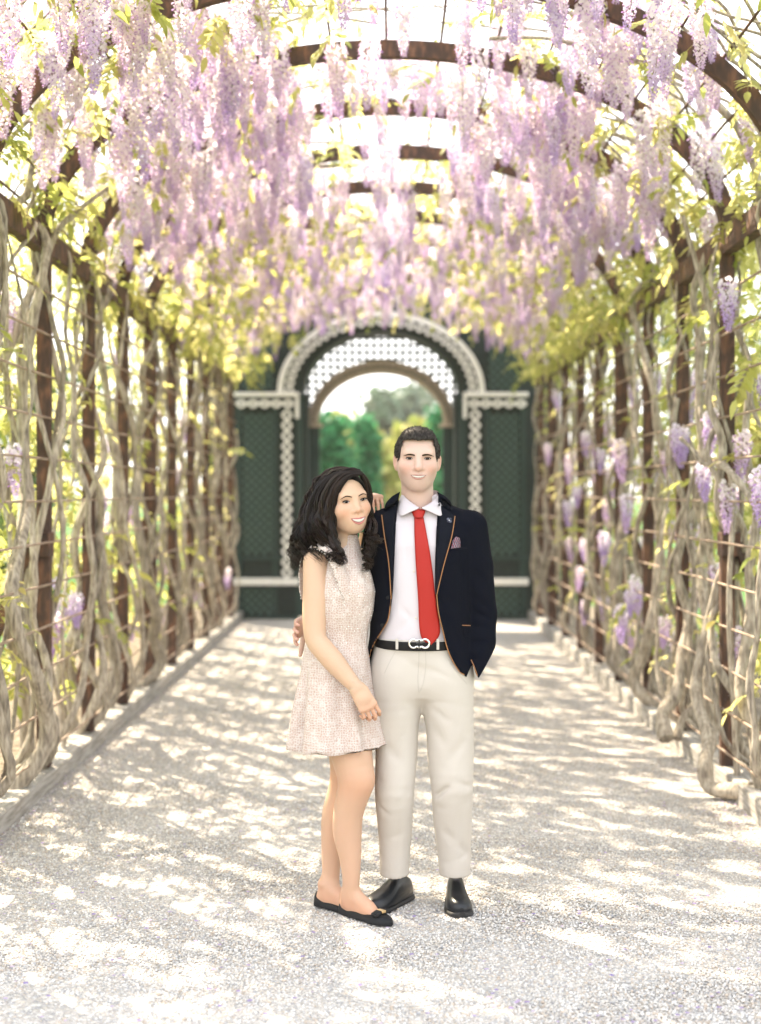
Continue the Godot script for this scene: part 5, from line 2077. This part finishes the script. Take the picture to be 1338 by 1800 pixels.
func make_woman() -> void:
	var o := Vector3(px(600, 5.45), 0, -5.45)
	var t := thing("person", o, "woman with long wavy black hair in a short cream lace dress leaning on the man", "person")
	var L := func(x: float, y: float, z: float) -> Vector3: return at(x, y, 5.45 - z) - o
	var skin := Color(0.525, 0.35, 0.243)
	# ---- head
	var hs := 1.06
	var hx := Transform3D(Basis(Vector3.BACK, 0.15) * Basis(Vector3.UP, 0.47) * Basis(Vector3.RIGHT, 0.02), L.call(607, 882, 0.01))
	var nb: Vector3 = hx.affine_inverse() * (L.call(606, 965, -0.01) as Vector3)
	var f := head_field(hs, true, nb, 0.046)
	var body := Geo.new()
	f.into(body, hx, skin_paint(skin, true, hs))
	# ---- body
	var b := Field.new(Vector3(-0.24, 0.0, -0.40), Vector3(0.20, 1.42, 0.22), 0.0075)
	b.cone(L.call(606, 950, -0.01), L.call(604, 985, -0.01), 0.045, 0.05, 0.02)
	b.loft([[0.66, -0.02, -0.02, 0.11, 0.09, 0.09], [0.80, -0.02, -0.01, 0.125, 0.10, 0.10], [0.92, -0.022, 0.0, 0.115, 0.09, 0.09], [1.03, -0.018, 0.0, 0.095, 0.075, 0.075], [1.15, 0.0, 0.0, 0.105, 0.085, 0.08], [1.26, 0.0, 0.0, 0.105, 0.08, 0.08], [1.33, 0.0, -0.01, 0.095, 0.055, 0.065], [1.37, 0.0, -0.01, 0.05, 0.04, 0.04]], 0.03)
	# right arm, in front of the dress
	var sh: Vector3 = L.call(556, 985, 0.045)
	var el: Vector3 = L.call(555, 1122, 0.10)
	var wr: Vector3 = L.call(627, 1208, 0.165)
	b.limb([[556, 985, 0.045, 0.049], [556, 1040, 0.07, 0.0495], [553, 1085, 0.085, 0.045], [555, 1122, 0.10, 0.040], [570, 1143, 0.118, 0.0405], [588, 1164, 0.135, 0.0395], [610, 1190, 0.15, 0.032], [627, 1208, 0.165, 0.026]].map(func(p):
		var q: Vector3 = L.call(p[0], p[1], p[2])
		return Vector4(q.x, q.y, q.z, p[3])), 0.02)
	# left arm, behind, up to his shoulder
	var sl: Vector3 = L.call(636, 985, -0.05)
	var ell_: Vector3 = L.call(640, 975, -0.32)
	var wl: Vector3 = L.call(655, 880, -0.165)
	b.cone(sl, ell_, 0.042, 0.034, 0.02)
	b.cone(ell_, wl, 0.034, 0.024, 0.015)
	# legs: the right one in front
	for leg in [[[600, 1170, -0.02, 0.075], [600, 1235, 0.02, 0.094], [618, 1325, 0.045, 0.077], [625, 1374, 0.055, 0.0655], [613, 1425, 0.03, 0.0565], [611, 1465, 0.015, 0.0535], [616, 1510, 0.015, 0.040], [617, 1552, 0.012, 0.0315], [613, 1583, -0.005, 0.030]], [[600, 1170, -0.06, 0.075], [600, 1235, -0.09, 0.09], [612, 1325, -0.085, 0.074], [608, 1376, -0.085, 0.062], [592, 1430, -0.11, 0.0555], [588, 1465, -0.12, 0.051], [583, 1510, -0.125, 0.038], [581, 1552, -0.125, 0.0315], [574, 1580, -0.14, 0.029]]]:
		b.limb(leg.map(func(p):
			var q: Vector3 = L.call(p[0], p[1], p[2])
			return Vector4(q.x, q.y, q.z, p[3])), 0.012)
	# kneecap
	b.ell(L.call(636, 1372, 0.075), Vector3(0.042, 0.048, 0.036), 0.03)
	# feet
	var heel := [Vector3(px(601, 5.50) - o.x, 0, -0.05), Vector3(px(557, 5.60) - o.x, 0, -0.15)]
	var toe := [Vector3(px(688, 5.315) - o.x, 0, 0.135), Vector3(px(640, 5.45) - o.x, 0, 0.0)]
	for k in 2:
		var dir: Vector3 = (toe[k] - heel[k]).normalized()
		var a: Vector3 = heel[k] + dir * 0.045
		var up := Vector3.UP
		b.cone(a + up * 0.085, a + dir * 0.10 + up * 0.045, 0.030, 0.026, 0.025)
		b.cone(a - dir * 0.012 + up * 0.035, a + dir * 0.01 + up * 0.05, 0.027, 0.028, 0.02)
		b.cone(a + dir * 0.02 + up * 0.03, a + dir * 0.14 + up * 0.024, 0.027, 0.024, 0.02)
		b.ell(a + dir * 0.005 + up * 0.092 + dir.cross(Vector3.UP) * 0.024, Vector3(0.014, 0.014, 0.014), 0.012)
	b.into(body, Transform3D.IDENTITY, func(p: Vector3) -> Color:
		var c := skin
		if p.y < 0.75:
			c = skin * Color(1.0, 0.96, 0.94)
			c = c.lerp(skin * Color(1.0, 0.80, 0.72), 0.5 * exp(-pow((p.y - 0.5) / 0.05, 2.0)))
			c = c.lerp(skin * Color(1.0, 0.86, 0.82), smoothstep(0.12, 0.03, p.y))
		return c)
	make_hand(body, wr, Vector3(0.50, -0.86, 0.06), Vector3(0.25, 0.2, 0.95), -1.0, 0.98, [0.30, 0.95, 0.75], Vector3(0.85, 0.15, 0.7), skin, 0.97)
	make_hand(body, wl, Vector3(0.10, 0.16, 0.95), Vector3(-0.05, 0.95, -0.15), 1.0, 0.92, [0.85, 0.45, 0.3], Vector3(0.8, 0.5, 0.3), skin, 1.0)
	var bd := part("body", body, M.skin, t)
	make_face(bd, f, hs, true, hx)
	# ---- dress: rings with folds that open towards the hem
	var rows := [[941, 597, 629, 0.036, -0.004], [950, 595, 630, 0.038, -0.004], [960, 590, 632, 0.044, -0.004], [968, 579, 634, 0.058, -0.004], [978, 566, 639, 0.074, -0.002], [992, 556, 647, 0.092, 0.0], [1012, 549, 654, 0.106, 0.003], [1038, 545, 659.5, 0.114, 0.006], [1075, 543, 656, 0.108, 0.004], [1108, 541, 648, 0.093, 0.002], [1128, 539, 645.5, 0.092, 0.0], [1160, 531.5, 648.5, 0.112, 0.0], [1200, 524.5, 652.5, 0.128, 0.0], [1250, 517, 660, 0.145, 0.0], [1288, 512, 667, 0.155, 0.0], [1311, 509, 672, 0.160, 0.0]]
	var g := Geo.new()
	var seg := 112
	var n := 90
	var prev := 0
	var sheet_rows := []
	var dn := FastNoiseLite.new()
	dn.frequency = 2.2
	dn.seed = 8
	for k in n + 3:
		var t01 := minf(float(k) / n, 1.0)
		var y := lerpf(941.0, 1311.0, t01)
		var j := 0
		while j < rows.size() - 2 and y > rows[j + 1][0]:
			j += 1
		var u := clampf((y - rows[j][0]) / (rows[j + 1][0] - rows[j][0]), 0.0, 1.0)
		var x0: float = lerpf(rows[j][1], rows[j + 1][1], u)
		var x1: float = lerpf(rows[j][2], rows[j + 1][2], u)
		var dz: float = lerpf(rows[j][3], rows[j + 1][3], u)
		var cz: float = lerpf(rows[j][4], rows[j + 1][4], u)
		var c: Vector3 = L.call((x0 + x1) / 2.0, y, cz)
		var w := (x1 - x0) / 2.0 * 5.45 / FOC
		var fold := smoothstep(1120.0, 1311.0, y)
		var inside := maxf(0.0, k - n) * 0.004
		var row := []
		for s in seg:
			var a := TAU * s / seg
			var wave := 0.012 * fold * (sin(a * 7.0 + 0.6) + 0.6 * sin(a * 11.0 + 2.0)) + 0.006 * fold * sin(a * 4.0 + 1.0)
			wave += 0.010 * fold * exp(-pow((a - 2.35) / 0.10, 2.0)) - 0.012 * fold * exp(-pow((a - 2.52) / 0.10, 2.0))
			wave += 0.005 * dn.get_noise_3d(cos(a), y * 0.006, sin(a)) * (1.0 - fold)
			# a soft bust towards his side and the camera
			if y > 985 and y < 1095:
				var h := exp(-pow((y - 1038.0) / 30.0, 2.0))
				wave += h * 0.010 * exp(-pow((a - 1.0) / 0.45, 2.0)) + h * 0.006 * exp(-pow((a - 1.95) / 0.35, 2.0))
			var scal := 0.0
			if k == 0:
				scal = 0.004 * absf(sin(a * 11.0))
			var hem := 0.0
			if k >= n:
				hem = 0.010 * sin(a * 1.0 + 2.2) + 0.005 * sin(a * 7.0 + 0.6)
			row.append(c + Vector3(cos(a) * (w + wave - inside), scal + hem - (0.0 if k <= n else -0.012 * (k - n)), sin(a) * (dz + wave - inside)))
		sheet_rows.append(row)
	g.sheet(sheet_rows, true)
	var dress := part("dress", g, M.lace, t)
	# cap sleeve over her right shoulder
	var outer := curve([L.call(529, 1052, 0.0), L.call(525.5, 1015, 0.0), L.call(530, 982, 0.025), L.call(545, 966, 0.07), L.call(566, 970, 0.110), L.call(582, 993, 0.128), L.call(591, 1020, 0.132), L.call(605, 1058, 0.122), L.call(601, 1078, 0.105)], 40)
	var inner := curve([L.call(546, 1056, -0.06), L.call(548, 1010, -0.05), L.call(556, 975, -0.02), L.call(570, 960, 0.02), L.call(584, 960, 0.055), L.call(600, 985, 0.095), L.call(612, 1015, 0.112), L.call(618, 1052, 0.112), L.call(610, 1080, 0.1)], 40)
	var cap := Geo.new()
	var cr := []
	for k in 41:
		var row := []
		var m := sin(PI * k / 40.0)
		for j in 8:
			var u := j / 7.0
			var p := inner[k].lerp(outer[k], u) + Vector3(0, 0.022 * m, 0.012 * m) * sin(PI * u * 0.9)
			p += Vector3(0.003, 0.002, 0.003) * sin(k * 1.9) * u * u
			row.append(p)
		for j in range(7, -1, -1):
			row.append(row[j] - Vector3(0.001, 0.003, 0.004))
		cr.append(row)
	cap.sheet(cr)
	part("cap_sleeve", cap, M.lace, dress)
	# beads and scallops along the edge of the sleeve and down the bodice
	var bead := Geo.new()
	for k in range(0, 41):
		bead.ball(outer[k], Vector3.ONE * 0.0024, Basis.IDENTITY, 3, 5)
	part("sleeve_edging", bead, M.white_paint, dress).set_meta("kind", "stuff")
	var flo := Geo.new()
	for k in 150:
		var a := rng.randf_range(0.1, 2.4)
		var j := rng.randi_range(12, 46)
		var r: Array = sheet_rows[j]
		var p: Vector3 = r[int(a / TAU * seg)]
		var out := Vector3(cos(a), 0, sin(a))
		flo.ball(p + out * 0.001, Vector3(0.0024, 0.0024, 0.0016) * rng.randf_range(0.5, 1.1), Basis.looking_at(-out, Vector3.UP), 3, 5)
	part("bead_trim", flo, M.white_paint, dress).set_meta("kind", "stuff")
	# ---- flats
	var prof := [[0.0, 0.012, 0.035], [0.015, 0.022, 0.050], [0.06, 0.029, 0.052], [0.15, 0.032, 0.044], [0.3, 0.031, 0.034], [0.5, 0.033, 0.028], [0.66, 0.039, 0.030], [0.76, 0.041, 0.036], [0.86, 0.036, 0.034], [0.94, 0.027, 0.028], [0.985, 0.014, 0.020], [1.0, 0.005, 0.012]]
	for k in 2:
		var s := Geo.new()
		shoe_shape(s, heel[k], toe[k], prof, 0.004, 0.0, 0.0, 0.004)
		var so := part("ballet_flat", s, M.flat_shoe, t)
		var dir: Vector3 = (toe[k] - heel[k]).normalized()
		var side := dir.cross(Vector3.UP).normalized()
		var at_bow: Vector3 = heel[k] + dir * heel[k].distance_to(toe[k]) * 0.80 + Vector3(0, 0.042, 0)
		var bw := Geo.new()
		for e in [-1.0, 1.0]:
			bw.box(at_bow + side * e * 0.024, Vector3(0.034, 0.014, 0.030), 0.004, Basis(Vector3.UP, atan2(dir.x, dir.z)) * Basis(Vector3.BACK, e * 0.25))
		part("bow", bw, M.bow, so)
		var gd := Geo.new()
		gd.box(at_bow + Vector3(0, 0.004, 0), Vector3(0.020, 0.010, 0.034), 0.002, Basis(Vector3.UP, atan2(dir.x, dir.z)))
		part("bow_clip", gd, M.gold, so)
	# ---- hair: a dark mass over the skull, then waves
	var hf := Field.new(Vector3(-0.13, -0.16, -0.15), Vector3(0.12, 0.15, 0.13), 0.0045)
	hf.ell(Vector3(0, 0.026, -0.022) * hs, Vector3(0.083, 0.090, 0.104) * hs, 0.01)
	hf.cone(Vector3(0, 0.0, -0.06), Vector3(-0.015, -0.14, -0.07), 0.075, 0.07, 0.03)
	hf.cut(func(q: Vector3) -> float:
		var p: Vector3 = q / hs
		# the face stays clear: an oval hairline
		var oval := 1.0 - Vector2(p.x / 0.066, (p.y + 0.02) / 0.092).length()
		return maxf(minf(oval * 0.06, p.z), minf(-0.015 - p.y, p.z - 0.012)), Vector3(-1, -1, -1), Vector3(1, 1, 1))
	var mass := Geo.new()
	mass.col = Color(0.005, 0.004, 0.004)
	hf.into(mass, hx)
	part("hair_mass", mass, M.short_hair, t)
	var hg := Geo.new()
	var guides := [
		[[[637, 834, 0.07], [614, 837, 0.082], [595, 856, 0.088], [584, 884, 0.082], [580, 918, 0.078], [584, 950, 0.085], [592, 972, 0.105], [600, 985, 0.125], [596, 994, 0.135]], 34, 0.009],
		[[[635, 831, 0.055], [604, 834, 0.074], [583, 858, 0.078], [573, 892, 0.076], [569, 925, 0.078], [573, 958, 0.09], [585, 985, 0.105]], 40, 0.013],
		[[[632, 829, 0.03], [598, 834, 0.05], [574, 860, 0.062], [562, 898, 0.062], [557, 932, 0.07], [556, 962, 0.078], [566, 988, 0.09]], 44, 0.015],
		[[[630, 827, 0.0], [590, 832, 0.015], [562, 862, 0.03], [548, 905, 0.035], [540, 940, 0.045], [538, 968, 0.05], [545, 992, 0.05]], 44, 0.016],
		[[[628, 826, -0.03], [585, 834, -0.03], [555, 868, -0.01], [540, 912, 0.0], [529, 946, 0.01], [524, 972, 0.012], [528, 1000, 0.01]], 40, 0.017],
		[[[625, 827, -0.06], [582, 840, -0.07], [553, 876, -0.06], [536, 918, -0.05], [524, 950, -0.04], [518, 975, -0.03], [523, 1004, -0.03]], 34, 0.016],
		[[[620, 830, -0.09], [580, 850, -0.12], [555, 890, -0.11], [545, 930, -0.11], [536, 965, -0.10], [535, 1000, -0.09]], 26, 0.018],
		[[[638, 836, 0.07], [645, 848, 0.055], [648, 868, 0.03], [647, 890, 0.01], [648, 915, 0.005], [651, 940, 0.03], [650, 962, 0.06], [645, 982, 0.08]], 24, 0.006],
		[[[636, 832, 0.03], [645, 848, 0.01], [648, 872, -0.02], [647, 900, -0.02], [651, 928, 0.0], [653, 952, 0.04], [647, 978, 0.07]], 24, 0.007],
		[[[632, 829, -0.03], [642, 850, -0.07], [646, 885, -0.08], [648, 925, -0.04], [654, 950, 0.02], [656, 970, 0.05]], 20, 0.009],
		[[[640, 938, -0.02], [645, 955, 0.03], [641, 972, 0.06], [646, 990, 0.09], [641, 1004, 0.10]], 18, 0.009],
		[[[648, 905, -0.01], [656, 920, 0.06], [653, 938, 0.085], [660, 950, 0.10], [665, 948, 0.11]], 12, 0.011],
		[[[580, 905, 0.075], [580, 930, 0.085], [588, 955, 0.10], [597, 972, 0.12], [592, 985, 0.13], [582, 978, 0.13], [586, 965, 0.125]], 16, 0.007],
		[[[626, 827, 0.03], [612, 826, 0.03], [592, 833, 0.03], [572, 850, 0.035], [556, 880, 0.045], [546, 915, 0.05]], 26, 0.014],
		[[[622, 826, -0.02], [606, 825, -0.02], [584, 834, -0.02], [562, 856, -0.01], [548, 890, 0.0], [536, 925, 0.01]], 26, 0.015],
		[[[616, 827, -0.06], [600, 828, -0.07], [578, 842, -0.08], [560, 868, -0.08], [546, 905, -0.07]], 22, 0.016]]
	for q in guides:
		var gp := []
		for p in q[0]:
			gp.append(L.call(p[0], p[1], p[2]))
		var m := 52
		var path := curve(gp, m)
		for k in int(q[1] * 0.36):
			# one lock: strands that wave together
			var lock := Vector3(spread(1.0), spread(0.4), spread(1.0)) * float(q[2]) * 1.5
			var ph := rng.randf() * TAU
			var fr := rng.randf_range(30.0, 42.0)
			var amp := rng.randf_range(0.007, 0.012)
			var tone := pow(rng.randf(), 2.2)
			var wide := rng.randf_range(0.004, 0.008)
			for w in 11:
				var off := Vector3(spread(1.0), spread(0.6), spread(1.0)) * wide
				var end := rng.randi_range(m - 9, m)
				var ph2 := ph + spread(0.35)
				var pts := PackedVector3Array()
				for j in end + 1:
					var u := float(j) / m
					var wv := smoothstep(0.22, 0.85, u) * amp
					pts.append(path[j] + lock * (0.35 + 0.65 * sin(PI * minf(u * 1.1, 1.0)) + 0.3 * u) + off * (0.5 + 0.8 * u) + Vector3(sin(u * fr + ph2), 0.35 * cos(u * fr + ph2), cos(u * fr + ph2)) * wv)
				var r0 := rng.randf_range(0.0008, 0.0019)
				hg.col = Color(0.0035, 0.0028, 0.0028).lerp(Color(0.040, 0.022, 0.014), clampf(tone * 0.6 + pow(rng.randf(), 3.0) * 0.4, 0.0, 1.0))
				var rr := PackedFloat32Array()
				for j in pts.size():
					rr.append(r0 * (0.6 + 0.5 * sin(PI * j / pts.size())) * (1.0 if j < pts.size() - 5 else (pts.size() - j) / 6.0))
				hg.tube(pts, rr, 4, 1.0, false)
		# flyaways
		for k in 5:
			var off := Vector3(spread(1.0), spread(0.5), spread(1.0)) * float(q[2]) * 2.2
			var ph := rng.randf() * TAU
			var pts := PackedVector3Array()
			for j in m + 1:
				var u := float(j) / m
				pts.append(path[j] + off * (0.3 + u) + Vector3(sin(u * 34.0 + ph), 0.3 * cos(u * 34.0 + ph), cos(u * 34.0 + ph)) * 0.012 * u)
			hg.col = Color(0.02, 0.012, 0.009)
			hg.tube(pts, taper(m + 1, 0.0007, 0.0004), 3, 1.0, false)
	part("hair", hg, M.hair, t)
